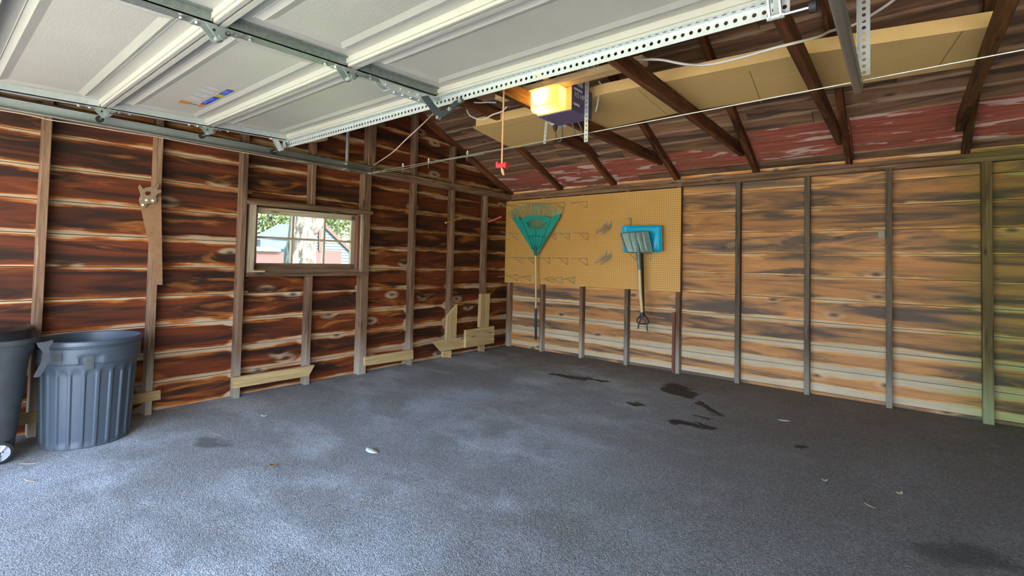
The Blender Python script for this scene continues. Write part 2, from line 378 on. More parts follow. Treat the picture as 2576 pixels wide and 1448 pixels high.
def spline(pts, n=8):
    pts = [Vector(p) for p in pts]; q = [pts[0]*2-pts[1]]+pts+[pts[-1]*2-pts[-2]]; out = []
    for i in range(1, len(q)-2):
        a, b, c, d = q[i-1:i+3]
        for k in range(n):
            t = k/n; out.append(.5*((2*b)+(c-a)*t+(2*a-5*b+4*c-d)*t*t+(3*b-3*c+d-a)*t**3))
    return out+[pts[-1]]
def wire(name, pts, r, mat, label=None, cat=None, parent=None, n=6, smooth=8, group=None):
    mb = MB(); mb.tube(spline(pts, smooth) if smooth else pts, r, n); o = mb.build(name, mat, None, True)
    if parent: local(o, parent)
    if label: tag(o, label, cat, group)
    return o
def perf(mb, o, X, Y, L, wd, pitch, hr, n=8, skip=None, slot=1.):
    """perforated strip: origin o, along X for L, width wd along Y, hole radius hr"""
    o, X, Y = Vector(o), Vector(X), Vector(Y); k = max(1, int(round(L/pitch))); p = L/k
    for i in range(k):
        c = o+X*(p*(i+.5))+Y*(wd/2)
        sq = [(p/2, 0), (p/2, wd/2), (0, wd/2), (-p/2, wd/2), (-p/2, 0), (-p/2, -wd/2), (0, -wd/2), (p/2, -wd/2)]
        hh = [(hr*slot*math.cos(math.pi*j/4), hr*math.sin(math.pi*j/4)) for j in range(8)]
        vs = [c+X*a+Y*b for a, b in sq]+[c+X*a+Y*b for a, b in hh]
        mb.add(vs, [(j, (j+1) % 8, (j+1) % 8+8, j+8) for j in range(8)])

# ------------------------------------------------------------------ structure
XE, YF, YR, SL = 6.4, -6.2, -3.1, .4167        # right end wall, front wall, ridge, roof slope
def zr(y): return 2.13+SL*(-.1-y) if y > YR else 2.13+SL*(-.1-YR)-SL*(YR-y)    # underside of the rafters
RD = .098                                       # rafter depth measured vertically
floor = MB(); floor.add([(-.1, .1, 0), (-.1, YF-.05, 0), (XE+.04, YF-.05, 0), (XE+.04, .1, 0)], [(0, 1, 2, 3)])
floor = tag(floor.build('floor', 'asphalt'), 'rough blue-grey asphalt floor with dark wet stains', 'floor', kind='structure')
t = NT('gravel'); gp = t.pos(); M['gravel'] = t.base(t.mix(t.noise(gp, 60, 4, .7), (.26, .25, .23), (.50, .48, .44)), .9)  # pale surface chosen for the unseen driveway to bounce sunlight onto door and ceiling
g = MB(); g.add([(-.6, YF-.05, -.01), (-.6, -22, -.01), (8, -22, -.01), (8, YF-.05, -.01)], [(0, 1, 2, 3)])
tag(g.build('driveway', 'gravel'), 'unseen driveway in front of the open doors, pale gravel added to bounce light inside', 'driveway', kind='structure')
t = NT('grass'); M['grass'] = t.base(t.mix(t.noise(t.pos(), 3, 5, .7), (.05, .11, .02), (.16, .24, .05)), .9)
g = MB(); g.add([(-90, 60, -.12), (-90, -60, -.12), (60, -60, -.12), (60, 60, -.12)], [(0, 1, 2, 3)])
tag(g.build('lawn', 'grass'), 'sunlit green lawn outside the garage', 'lawn', kind='structure')

# --- left wall (gable end with the window)
WY0, WY1, WZ0, WZ1 = -3.55, -2.50, 1.055, 1.60         # rough window opening
apex = zr(YR)+RD
mb = MB()
out = [(-.05, .05, -.1), (-.05, YF, -.1), (-.05, YF, zr(YF)+RD-.03), (-.05, YR, apex-.03), (-.05, .05, zr(0.05)+RD-.03)]
mb.prism(out, (-.025, 0, 0), [[(-.05, WY0, WZ0), (-.05, WY1, WZ0), (-.05, WY1, WZ1), (-.05, WY0, WZ1)]])
wl = tag(mb.build('wall_left', plain('outer_siding', (.03, .02, .015), .8)), 'dark red-brown plank wall with the small window', 'wall', kind='structure')
BL = .2195
def lplank(y0, y1, z0, z1):
    gz = .0022
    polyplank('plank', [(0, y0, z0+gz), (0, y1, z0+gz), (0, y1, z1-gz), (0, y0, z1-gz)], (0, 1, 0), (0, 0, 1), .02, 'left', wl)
z = -.02
while z < apex-.05:
    z0, z1 = z, z+BL; zz = max(z0, 0.0)
    if z1 < zr(0)+RD-.02:
        if z1 <= WZ0 or z0 >= WZ1: lplank(YF, 0, zz, z1)
        else:
            lplank(YF, WY0, zz, z1); lplank(WY1, 0, zz, z1)
            if z0 < WZ0-.01: lplank(WY0, WY1, zz, WZ0)
            if z1 > WZ1+.01: lplank(WY0, WY1, WZ1, z1)
    else:
        def ye(zv): return max(min(0, -.1-(zv-RD+.02-2.13)/SL), YR+.02)
        ya, yb = ye(z0), ye(z1); fa, fb = 2*YR-ya, 2*YR-yb
        polyplank('plank', [(0, fa, z0+.002), (0, ya, z0+.002), (0, yb, z1-.002), (0, fb, z1-.002)], (0, 1, 0), (0, 0, 1), .02, 'left', wl)
    z += BL
SY = lambda k: -(-.0078+.6083*k)
SW, SD = .044, .09
def lstud(y, z0, z1, wv=SW, mat='stud', d=SD): return beam('stud', (d/2, y, z0), (d/2, y, z1), wv, d, mat, wl, (0, 1, 0))
for k in range(1, 11):
    y = SY(k)
    if k == 5: continue
    lstud(y, 0, 2.05)
lstud(SY(4)-.043, 0, 2.05, .04); 
lstud(SY(5), 1.672, 2.05); lstud(SY(5), .0, 1.005)
lstud(-.025, 0, 2.05)
for k in range(2, 10):                                      # gable studs standing on the plate
    y = SY(k); lstud(y, 2.13, zr(y)-.005)
lstud(SY(4)+.046, 2.13, zr(SY(4)))
beam('top_plate', (.045, YF, 2.09), (.045, -.0, 2.09), .08, .09, 'stud', wl, (0, 0, 1))
beam('window_header', (.053, -3.62, 1.635), (.053, -2.385, 1.652), .036, .105, 'stud', wl, (0, 0, 1))
beam('window_header', (.03, -3.62, 1.663), (.03, -2.45, 1.672), .02, .055, 'stud', wl, (0, 0, 1))
beam('window_sill', (.052, -3.60, 1.022), (.052, -2.44, 1.022), .036, .105, 'stud', wl, (0, 0, 1))
# --- back wall (eave wall with the pegboard)
mb = MB(); mb.box((-.07, .05, -.1), (XE, .075, 2.24))
wb = tag(mb.build('wall_back', bpy.data.materials['outer_siding']), 'lighter tan plank wall that carries the pegboard', 'wall', kind='structure')
BB = .2145
z = .245-2*BB
while z < 2.2:
    z0, z1 = max(z, 0), min(z+BB, 2.2)
    if z1 > .01:
        cuts = [0, XE]
        for a, b in zip(cuts, cuts[1:]):
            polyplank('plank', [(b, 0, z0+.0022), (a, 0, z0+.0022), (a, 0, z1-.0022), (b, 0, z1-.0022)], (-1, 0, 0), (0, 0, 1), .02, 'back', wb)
    z += BB
SX = lambda k: .0294+.61*k
def bstud(x, z0, z1, wv=SW, mat='stud', d=SD): return beam('stud', (x, -d/2, z0), (x, -d/2, z1), wv, d, mat, wb, (1, 0, 0))
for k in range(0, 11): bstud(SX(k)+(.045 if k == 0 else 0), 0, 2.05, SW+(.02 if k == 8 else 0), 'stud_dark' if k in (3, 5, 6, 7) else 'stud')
bstud(SX(4)-.045, 0, .66, .03, 'red_stick', .085)
beam('top_plate', (.09, -.045, 2.07), (2.5, -.045, 2.07), .04, .09, 'stud', wb, (0, 0, 1))
beam('top_plate', (2.5, -.045, 2.07), (XE, -.045, 2.07), .04, .09, 'stud', wb, (0, 0, 1))
beam('top_plate', (.0, -.045, 2.11), (3.4, -.045, 2.11), .038, .09, 'stud', wb, (0, 0, 1))
beam('top_plate', (3.4, -.045, 2.11), (XE, -.045, 2.11), .038, .09, 'stud', wb, (0, 0, 1))
nb = PX(2218, 590, 1, -.02); beam('nailing_block', nb+Vector((0, 0, -.03)), nb+Vector((0, 0, .03)), .05, .03, 'leather', wb, (1, 0, 0))
# --- far right and front walls (outside the frame)
mb = MB(); mb.prism([(XE, .05, 0), (XE, YF, 0), (XE, YF, zr(YF)+RD), (XE, YR, apex), (XE, .05, zr(.05)+RD)], (.04, 0, 0))
tag(mb.build('wall_right', 'stud_dark'), 'plain board end wall beyond the right edge', 'wall', kind='structure')
mb = MB()
for a, b in ((-.07, .2), (4.3, 4.5), (6.25, XE)): mb.box((a, YF-.05, 0), (b, YF, 2.2))
mb.box((-.07, YF-.05, 2.2), (XE, YF, zr(YF)+RD))
tag(mb.build('wall_front', 'stud_dark'), 'front wall with the two open door bays', 'wall', kind='structure')
# --- roof
mb = MB()
e0 = (.35, zr(0)+RD-.35*SL+.04); e1 = (YF-.35, zr(YF)+RD-.35*SL+.04)
mb.prism([(-.35, e0[0], e0[1]), (-.35, YR, apex+.04), (-.35, e1[0], e1[1]), (-.35, e1[0], e1[1]+.02), (-.35, YR, apex+.06), (-.35, e0[0], e0[1]+.02)], (XE+.7, 0, 0))
roof = tag(mb.build('ceiling', bpy.data.materials['outer_siding']), 'open gable roof of dark boards, rafters and joists', 'ceiling', kind='structure')
cs = 1/math.sqrt(1+SL*SL); UPS = Vector((0, -cs, cs*SL)); NRM = Vector((0, SL*cs, cs))
def rp(x, s): return Vector((x, 0, zr(0)+RD))+UPS*s+Vector((x*0, 0, 0))
s = -.02; row = 0; SLN = -YR/cs
while s < SLN:
    s1 = min(s+.165, SLN)
    brk = [0]+sorted([random.uniform(1.2, 2.6), random.uniform(3.2, 4.6)])+[XE]
    if row < 4: brk = [0, .95+.4*(row == 2), 2.0+.5*(row == 1), 3.27, 4.05, XE]
    for i, (a, b) in enumerate(zip(brk, brk[1:])):
        red = (row in (1, 2) and i < 5) or (row == 3 and i in (3, 4)) or (row == 0 and i in (0, 1))
        pts = [rp(b-.002, s+.002), rp(a+.002, s+.002), rp(a+.002, s1-.002), rp(b-.002, s1-.002)]
        polyplank('roof_board', pts, (-1, 0, 0), UPS, .02, 'red_roof' if red else 'roof', roof)
    s = s1; row += 1
mb = MB(); q = [(0, YR, apex), (XE, YR, apex), (XE, YF, zr(YF)+RD), (0, YF, zr(YF)+RD)]; mb.prism(q, (0, 0, .02))
local(mb.build('roof_deck', 'roof'), roof)
RX = [.045, .888, 1.661, 2.437, 3.242, 4.014, 4.789, 5.57, 6.33]
for i, x in enumerate(RX):
    wd = .05
    for sg in (1, -1):
        ya, yb = (-.02, YR) if sg == 1 else (YF+.02, YR)
        off = RD/2-.001
        beam('rafter', (x, ya, zr(ya)+off), (x, yb, zr(yb)+off), RD*cs, wd, 'rafter', roof, (0, 0, 1))
beam('ridge_board', (0, YR, apex-.09), (XE, YR, apex-.09), .16, .02, 'rafter', roof, (0, 0, 1))
for x, zb, ya, yb in ((1.70, 2.385, -.52, -5.6), (2.345, 2.265, -.30, -5.9), (3.165, 2.265, -.30, -5.9), (3.965, 2.265, -.30, -5.9), (4.735, 2.265, -.30, -5.9), (5.51, 2.265, -.30, -5.9)):
    beam('joist', (x, ya, zb+.05), (x, yb, zb+.05), .1, .045, 'rafter', roof, (0, 0, 1))

# --- window
win = empty('window_1', (.02, -3.03, 1.04)); tag(win, 'small six-pane wooden window looking onto the neighbouring yard', 'window', kind='structure')
def wpart(name, p0, p1, wd, tk, mat, side=(0, 0, 1)): return beam(name, p0, p1, wd, tk, mat, win, side, .002)
wpart('jamb', (.02, -3.57, 1.04), (.02, -3.565, 1.63), .055, .12, 'frame', (0, 1, 0))
wpart('jamb', (.02, -2.475, 1.04), (.02, -2.475, 1.64), .05, .12, 'frame', (0, 1, 0))
wpart('jamb', (.035, -2.52, 1.06), (.035, -2.52, 1.62), .025, .05, 'red_stick', (0, 1, 0))
wpart('sash_rail', (.0, -3.545, 1.58), (.0, -2.53, 1.592), .055, .035, 'frame')
wpart('sash_rail', (.0, -3.545, 1.092), (.0, -2.53, 1.095), .055, .035, 'stud')
wpart('sash_stile', (.0, -3.52, 1.065), (.0, -3.52, 1.61), .045, .035, 'frame', (0, 1, 0))
wpart('sash_stile', (.0, -2.555, 1.065), (.0, -2.555, 1.61), .045, .035, 'frame', (0, 1, 0))
for yv in (-3.185, -2.87): wpart('muntin', (.0, yv, 1.11), (.0, yv+.006, 1.56), .02, .03, 'frame', (0, 1, 0))
wpart('muntin', (.002, -3.5, 1.345), (.002, -2.575, 1.347), .02, .03, 'frame')
wpart('sill_board', (.03, -3.55, 1.052), (.03, -2.5, 1.052), .03, .07, 'stud')
wpart('shim', (.07, -3.55, 1.048), (.07, -3.45, 1.048), .014, .03, 'fresh')
t = NT('window_glass'); t.m.blend_method = 'BLEND' if hasattr(t.m, 'blend_method') else None
gl = t.n('ShaderNodeBsdfGlossy'); gl.inputs['Roughness'].default_value = .05; tr = t.n('ShaderNodeBsdfTransparent'); tr.inputs[0].default_value = (.85, .86, .85, 1)
mx = t.n('ShaderNodeMixShader'); mx.inputs[0].default_value = .05
t.t.links.new(tr.outputs[0], mx.inputs[1]); t.t.links.new(gl.outputs[0], mx.inputs[2]); t.t.links.new(mx.outputs[0], t.out.inputs[0]); M['glass'] = t.m
for ya, yb in ((-3.5, -3.187), (-3.183, -2.872), (-2.868, -2.575)):
    for za, zb in ((1.115, 1.343), (1.349, 1.56)):
        mb = MB(); mb.box((-.006, ya, za), (-.003, yb, zb)); local(mb.build('pane', 'glass'), win)

# ------------------------------------------------------------------ overhead garage door
DX0, DX1, DC, SEC = .30, 4.06, 2.18, .612
door = empty('garage_door', (0, -3.40, 2.207), (rad(2.1), 0, 0))
tag(door, 'white raised-panel overhead garage door standing open on its tracks', 'garage door')
DMW = door.matrix_basis.copy()
def dp(x, y, z=0): return (x, y, z)
LIP = .040
def make_section(i):
    y1 = -i*SEC-.004; y0 = y1-SEC+.008
    mb = MB()
    # perimeter frame of the sheet + folded rails at the two long edges
    def rail(ya, yb, zz):
        mb.box((DX0, ya, -zz), (DX1, yb, .012))
    rail(y0, y0+.022, LIP); rail(y1-.022, y1, LIP)
    mb.box((DX0, y0+.022, -LIP+.012), (DX1, y0+.030, .004)); mb.box((DX0, y1-.030, -LIP+.012), (DX1, y1-.022, .004))
    mb.box((DX0, y0, .004), (DX1, y1, .018))
    sec = mb.build('section', 'door', door)
    for a, b in ((DX0+.03, DC-.035), (DC+.035, DX1-.03)):
        pm = MB(); ya, yb = y0+.03, y1-.03
        rings = []
        for ins, zz in ((0, .003), (.070, .003), (.074, -.001), (.078, .003), (.105, -.013), (.145, -.004)):
            iy = ins*.85; rings.append([(a+ins, ya+iy, zz), (b-ins, ya+iy, zz), (b-ins, yb-iy, zz), (a+ins, yb-iy, zz)])
        vs = [p for r in rings for p in r]; fs = [(k*4+j, k*4+(j+1) % 4, k*4+4+(j+1) % 4, k*4+4+j) for k in range(len(rings)-1) for j in range(4)]
        fs.append(tuple(len(vs)-4+j for j in range(4))); pm.add(vs, fs); pm.build('panel', 'door', sec)
    sm = MB()       # textured steel strip along the near edge
    sm.box((DX0, y1-.020, -LIP-.002), (DX1, y1-.004, -LIP)); sm.build('edge_strip', 'lip', sec)
    return y0, y1
for i in range(4): y0, y1 = make_section(i)
for i in range(4):                                           # galvanised stiles: centre and both ends
    y1 = -i*SEC-.03; y0 = -(i+1)*SEC+.03
    mb = MB(); mb.box((DC-.032, y0, -.046), (DC+.032, y1, -.040)); mb.box((DC-.032, y0, -.046), (DC-.028, y1, .002)); mb.box((DC+.028, y0, -.046), (DC+.032, y1, .002))
    mb.box((DC+.032, y0, -.004), (DC+.05, y1, .002)); mb.box((DC-.05, y0, -.004), (DC-.032, y1, .002))
    c = mb.build('centre_stile', 'steel_dk', door)
    for xa, xb in ((DX0, DX0+.05), (DX1-.05, DX1)):
        mb = MB(); mb.box((xa, y0, -.046), (xb, y1, -.040)); mb.box((xa, y0, -.046), (xa+.004, y1, .002)); mb.box((xb-.004, y0, -.046), (xb, y1, .002))
        mb.build('end_stile', 'steel', door)
def bolt(mb, p, r=.008, h=.008, mi=1):
    p = Vector(p); mb.tube([p, p+Vector((0, 0, -h))], r, 6, mi)
def hinge(x, y, roller=0):
    mb = MB()
    mb.box((x-.03, y-.09, -.052), (x+.03, y-.012, -.047)); mb.box((x-.03, y+.012, -.052), (x+.03, y+.09, -.047))
    for s_ in (-.026, .026):
        mb.prism([(x+s_-.002, y-.055, -.05), (x+s_-.002, y+.055, -.05), (x+s_-.002, y+.028, -.088), (x+s_-.002, y+.012, -.1), (x+s_-.002, y-.012, -.1)], (.004, 0, 0))
    mb.tube([(x-.034, y+.004, -.086), (x+.034, y+.004, -.086)], .011, 10)
    mb.tube([(x-.031, y+.03, -.066), (x+.031, y+.03, -.066)], .006, 8)
    for by in (-.075, .075, -.13, .13): bolt(mb, (x, y+by, -.05))
    mb.tube([(x+.026, y+.03, -.068), (x+.0295, y+.03, -.068)], .010, 10, 2); mb.tube([(x+.026, y-.022, -.07), (x+.0295, y-.022, -.07)], .006, 8, 2)
    h = mb.build('hinge', ['hinge', 'bolt', 'rubber'], door, True)
    if roller: make_roller(h, x, y, -.088, roller)
def make_roller(par, x, y, zz, sg):
    mb = MB(); xr = x+sg*(.14 if sg < 0 else .115)
    mb.tube([(x, y, zz), (xr, y, zz)], .0055, 8)
    mb.tube([(xr-.011, y, zz), (xr+.011, y, zz)], .022, 16, 1); mb.build('roller', ['bolt', 'rubber'], par, True)
for i in range(1, 4):
    hinge(DC, -i*SEC); hinge(DX0+.025, -i*SEC, -1); hinge(DX1-.025, -i*SEC, 1)
def top_fixture(x, sg):
    mb = MB()
    mb.box((x-.025, -.16, -.052), (x+.025, -.04, -.047))
    mb.prism([(x-.02, -.135, -.05), (x-.02, -.105, -.05), (x-.02, -.055, -.135), (x-.02, -.085, -.135)], (.006, 0, 0))
    mb.prism([(x+.016, -.135, -.05), (x+.016, -.105, -.05), (x+.016, -.055, -.135), (x+.016, -.085, -.135)], (.006, 0, 0))
    mb.box((x-.02, -.13, -.055), (x+.022, -.112, -.049)); mb.tube([(x-.028, -.07, -.128), (x+.028, -.07, -.128)], .011, 10)
    mb.box((x-.012, -.05, -.11), (x+.012, -.035, -.045)); bolt(mb, (x, -.15, -.05)); bolt(mb, (x, -.02, -.05))
    f = mb.build('top_fixture', ['steel', 'bolt'], door, True); make_roller(f, x, -.07, -.128, sg)
top_fixture(DX0+.025, -1); top_fixture(DX1-.025, 1)
# perforated strut along the top edge
mb = MB(); perf(mb, (DX0-.01, -.004, -.099), (1, 0, 0), (0, 0, 1), DX1-DX0+.02, .050, .034, .0085); perf(mb, (DX0-.01, -.004, -.049), (1, 0, 0), (0, -1, 0), DX1-DX0+.02, .045, .034, .007, slot=1.3)
mb.build('perforated_strut', 'steel', door, solid=.0025)
# operator bracket and curved arm at the middle of the top section
mb = MB()
prof = [(-.44, -.050), (-.42, -.074), (-.37, -.086), (-.07, -.086), (-.05, -.078), (-.05, -.050)]
mb.prism([(DC-.026, y, z) for y, z in prof], (.004, 0, 0)); mb.prism([(DC+.022, y, z) for y, z in prof], (.004, 0, 0))
mb.box((DC-.026, -.38, -.090), (DC+.026, -.06, -.086))
for y in (-.40, -.30, -.24, -.18, -.10): mb.tube([(DC+.026, y, -.070), (DC+.034, y, -.070)], .008, 6, 1)
for y in (-.33, -.27, -.21, -.15, -.09): bolt(mb, (DC, y, -.089), .007, .007)
mb.build('operator_bracket', ['steel', 'bolt'], door, True)
apts = [PX(*p, 1, -3.57) for p in ((1058, 243), (1072, 262), (1092, 288), (1112, 296), (1130, 284), (1150, 264), (1168, 254))]
mb = MB(); inn = [PX(*p, 1, -3.57) for p in ((1076, 240), (1092, 262), (1106, 276), (1114, 279), (1124, 272), (1143, 254), (1160, 245))]
for k in range(len(apts)-1): mb.prism([apts[k], apts[k+1], inn[k+1], inn[k]], (0, .006, 0))
for px in ((1103, 296), (1133, 275), (1159, 254)):
    p = PX(*px, 1, -3.57); mb.tube([p+Vector((0, -.012, 0)), p+Vector((0, .01, 0))], .011, 8, 1)
local(mb.build('door_arm', ['black_steel', 'bolt'], None), door)
# printed warning label stuck on the second section
lab = MB()
def LP(x, y, dz=0):              # pixel -> point on the tilted underside of the door
    z = 2.17
    for _ in range(6): p = PX(x, y, 2, z); z = 2.207+(p.y+3.40)*math.tan(rad(2.1))-.0052+dz
    return PX(x, y, 2, z)
def lq(pts, mi): lab.add([LP(440+a/14.31, 200+b/14.31) for a, b in pts], [(0, 1, 2, 3)], mi)
def lerp4(q, u, v):
    a = [q[0][k]*(1-u)+q[1][k]*u for k in (0, 1)]; b = [q[3][k]*(1-u)+q[2][k]*u for k in (0, 1)]; return (a[0]*(1-v)+b[0]*v, a[1]*(1-v)+b[1]*v)
def sub(q, u0, u1, v0, v1, mi): lq([lerp4(q, u0, v0), lerp4(q, u1, v0), lerp4(q, u1, v1), lerp4(q, u0, v1)], mi)
blue = [(905, 875), (1880, 350), (2140, 405), (1130, 910)]
sub(blue, 0, .50, 0, 1, 0); sub(blue, .50, .68, 0, 1, 1); sub(blue, .68, 1, 0, 1, 0)
lq([(820, 955), (905, 890), (1100, 915), (965, 990)], 2); lq([(120, 815), (220, 745), (600, 825), (500, 895)], 2); lq([(560, 870), (580, 862), (800, 905), (780, 918)], 4)
txt = [(420, 660), (1230, 200), (1700, 340), (900, 800)]
sub(txt, 0, .22, .05, .95, 3); sub(txt, .27, .50, .05, .45, 3); sub(txt, .27, .50, .55, .95, 3); sub(txt, .58, .75, 0, .9, 3); sub(txt, .80, .97, .05, .9, 3)
for u0, u1, v0, v1 in ((.06, .2, .2, .3), (.06, .2, .42, .52), (.24, .40, .2, .28), (.24, .38, .45, .55), (.74, .95, .2, .28), (.74, .95, .45, .52), (.74, .9, .7, .77)):
    lab.v += []; q = [lerp4(blue, u0, v0), lerp4(blue, u1, v0), lerp4(blue, u1, v1), lerp4(blue, u0, v1)]
    lab.add([LP(440+a/14.31, 200+b/14.31, -.0008) for a, b in q], [(0, 1, 2, 3)], 5)
for k, (n, c) in enumerate((('lb', (.01, .06, .45)), ('ly', (.55, .38, .02)), ('lo', (.62, .20, .02)), ('lg', (.50, .50, .47)), ('lk', (.04, .04, .04)), ('lw', (.25, .35, .7)))): M[n] = plain('label_'+n, c, .45, 0, .04)
local(lab.build('warning_label', ['lb', 'ly', 'lo', 'lg', 'lk', 'lw'], None, solid=.0006), door)

# ------------------------------------------------------------------ tracks
def track(name, x, sg, label):
    root = tag(empty(name, (x, -2.43, 2.06)), label, 'door track', 'overhead door tracks')
    path = [(-2.43, 0), (-5.3, -.02)]+[(-5.3-.55*math.sin(a), -.02-.55*(1-math.cos(a))) for a in [math.pi/2*k/8 for k in range(1, 9)]]+[(-5.85, -2.04)]
    # C section: web away from the door, rolled lips towards it
    pr = [(.030, .010), (.034, .002), (.026, -.002), (.006, 0), (0, .006), (-.002, .033), (0, .060), (.006, .066), (.026, .068), (.034, .064), (.030, .056)]
    mb = MB(); n = len(pr); vs = []
    for i, (y, z) in enumerate(path):
        a = Vector((path[max(i-1, 0)][0]-path[min(i+1, len(path)-1)][0], path[max(i-1, 0)][1]-path[min(i+1, len(path)-1)][1])).normalized()
        nx = Vector((-a.y, a.x))
        vs += [(x+sg*u, y+nx.x*v, 2.06+z+nx.y*v) for u, v in pr]
    mb.add(vs, [(i*n+j, i*n+j+1, (i+1)*n+j+1, (i+1)*n+j) for i in range(len(path)-1) for j in range(n-1)])
    local(mb.build('rail', 'steel', None, True, .002), root)
    return root
tl = track('door_track', .105, 1, 'galvanised door track running along the window wall')
trk = track('door_track', 4.235, -1, 'galvanised door track ending in front of the cardboard at right')
def angle(par, x, y, z0, z1, wd=.032, fx=1, fy=-1, name='perforated_angle', tilt=0, hr=.006):
    mb = MB(); d = Vector((tilt, 0, z1-z0)); L = d.length; d.normalize()
    perf(mb, (x, y, z0), d, (fx, 0, 0), L, wd, .032, hr); perf(mb, (x, y, z0), d, (0, fy, 0), L, wd, .032, hr)
    return local(mb.build(name, 'steel', None, solid=.0025), par)
angle(tl, .10, -2.72, 2.10, 2.62, .034, 1, 1)
mb = MB(); mb.tube([(.10, -2.72, 2.06), (.15, -2.72, 2.06)], .012, 8); mb.box((.09, -2.75, 2.04), (.15, -2.69, 2.058)); local(mb.build('track_bolt', 'bolt', None), tl)
a0 = PX(2165, 192, 1, -2.50); angle(trk, a0.x-.012, -2.50, a0.z-.0, 2.88, .05, 1, -1, hr=.009)
mb = MB(); mb.box((.10, -2.47, 2.055), (.135, -2.43, 2.062)); mb.tube([(.12, -2.46, 2.05), (.12, -2.41, 2.062)], .005, 6)
local(mb.build('track_hook', 'bolt', None), tl)
# wire stretched between the two track ends
e_l, e_r = Vector((.13, -2.41, 2.075)), Vector((4.30, -2.44, 2.118))
root = tag(empty('spreader_cable', e_l), 'thin steel cable stretched across the garage between the track ends', 'cable')
far = e_r+(e_r-e_l)*.35; far.x = 5.49; far.z = 2.135
local(wire('strand', [e_l, e_l.lerp(e_r, .5)+Vector((0, 0, -.008)), e_r, far], .0034, 'wire'), root)
local(wire('strand', [e_l+Vector((.02, 0, -.012)), e_l.lerp(e_r, .12)+Vector((0, 0, -.022)), e_l.lerp(e_r, .26)+Vector((0, 0, -.014)), e_l.lerp(e_r, .37)+Vector((0, 0, -.02))], .003, 'wire'), root)
mb = MB(); c = e_l+Vector((.005, 0, -.006)); mb.tube([c+Vector((.014*math.cos(a), 0, .014*math.sin(a))) for a in [k*math.pi/5 for k in range(10)]], .004, 6, closed=True)
mb.tube([c+Vector((.02, 0, 0)), c+Vector((.10, 0, .004))], .006, 8); mb.tube([c+Vector((.14, 0, .003)), c+Vector((.2, 0, .006))], .008, 8); local(mb.build('turnbuckle', 'bolt', None, True), root)
for u in (.115, .205, .325):
    p = e_l.lerp(e_r, u); mb = MB(); mb.tube([p+Vector((-.012, 0, .014)), p+Vector((.012, 0, .012))], .009, 8); mb.tube([p, p+Vector((.003, -.005, .03))], .005, 6); mb.tube([p+Vector((-.005, 0, -.01)), p+Vector((-.004, 0, -.06))], .0022, 5); local(mb.build('cable_clamp', 'bolt', None, True), root)

# ------------------------------------------------------------------ opener
OX0, OX1, OY0, OY1, OZ0, OZ1 = 2.375, 2.66, -2.63, -2.36, 2.205, 2.40
op = tag(empty('garage_door_opener', ((OX0+OX1)/2, (OY0+OY1)/2, OZ0)), 'dark purple half-horsepower door opener with a glowing yellow lamp cover', 'door opener')
mb = MB(); mb.box((OX0, OY0, OZ0), (OX1, OY1, OZ1)); hs = local(mb.build('housing', 'purple', None), op)
md = hs.modifiers.new('bevel', 'BEVEL'); md.width = .006; md.segments = 2
mb = MB(); mb.box((OX0+.001, OY0-.006, OZ0+.006), (OX1-.001, OY0, OZ1-.004)); local(mb.build('front_plate', 'lensframe', None), op)
t = NT('lamp_lens'); trl = t.n('ShaderNodeBsdfTranslucent'); trl.inputs[0].default_value = (.70, .58, .24, 1)
em = t.n('ShaderNodeEmission'); em.inputs[0].default_value = (1, .66, .10, 1); em.inputs[1].default_value = .035
ad = t.n('ShaderNodeAddShader'); t.t.links.new(trl.outputs[0], ad.inputs[0]); t.t.links.new(em.outputs[0], ad.inputs[1]); t.t.links.new(ad.outputs[0], t.out.inputs[0]); M['lens'] = t.m
mb = MB(); lx0, lx1, ly0, ly1, lz0, lz1 = OX0+.012, OX1-.045, OY0-.10, OY0-.004, OZ0+.012, 2.360
ch = .02
o1 = [(ly0, lz0+ch), (ly0, lz1-ch*.4), (ly0+ch*.4, lz1), (ly1, lz1), (ly1, lz0), (ly0+ch, lz0)]
vs = [(lx0, a, b) for a, b in o1]+[(lx1, a, b) for a, b in o1]; n = 6
mb.add(vs, [(i, (i+1) % n, (i+1) % n+n, i+n) for i in range(n) if i != 3]+[tuple(range(n)), tuple(range(n, 2*n))])
local(mb.build('lamp_lens', 'lens', None), op)
mb = MB(); mb.lathe([(.001, .03), (.012, .028), (.018, .012), (.016, -.006), (.008, -.02), (.008, -.035)], 12, (2.46, OY0-.045, OZ0+.115)); 
t = NT('lamp_bulb'); e_ = t.n('ShaderNodeEmission'); e_.inputs[0].default_value = (1, .78, .35, 1); e_.inputs[1].default_value = 2; t.t.links.new(e_.outputs[0], t.out.inputs[0]); M['bulb'] = t.m
local(mb.build('bulb', 'bulb', None, True), op)
ld = bpy.data.lights.new('opener_lamp', 'POINT'); lo = bpy.data.objects.new('opener_lamp', ld); COL.objects.link(lo)
ld.energy = 1.25; ld.color = (1, .76, .32); ld.shadow_soft_size = .02; lo.location = (2.46, OY0-.058, OZ0+.118); lo.parent = op; lo.matrix_parent_inverse = op.matrix_basis.inverted()
# rail with chain, running over the door towards the opening
mb = MB(); cx = (OX0+OX1)/2
mb.box((cx-.022, -5.95, 2.414), (cx+.022, -2.45, 2.420)); mb.box((cx-.004, -5.95, 2.420), (cx+.004, -2.45, 2.449)); local(mb.build('rail', 'lensframe', None), op)
mb = MB()
for k in range(150): 
    y = -2.55-k*.0222; mb.box((cx+.030, y-.009, 2.424), (cx+.036, y+.009, 2.439))
ch_ = local(mb.build('chain', 'black_steel', None), op)
mb = MB(); mb.box((cx-.03, -3.26, 2.379), (cx+.03, -3.12, 2.414)); local(mb.build('trolley', 'black_steel', None), op)
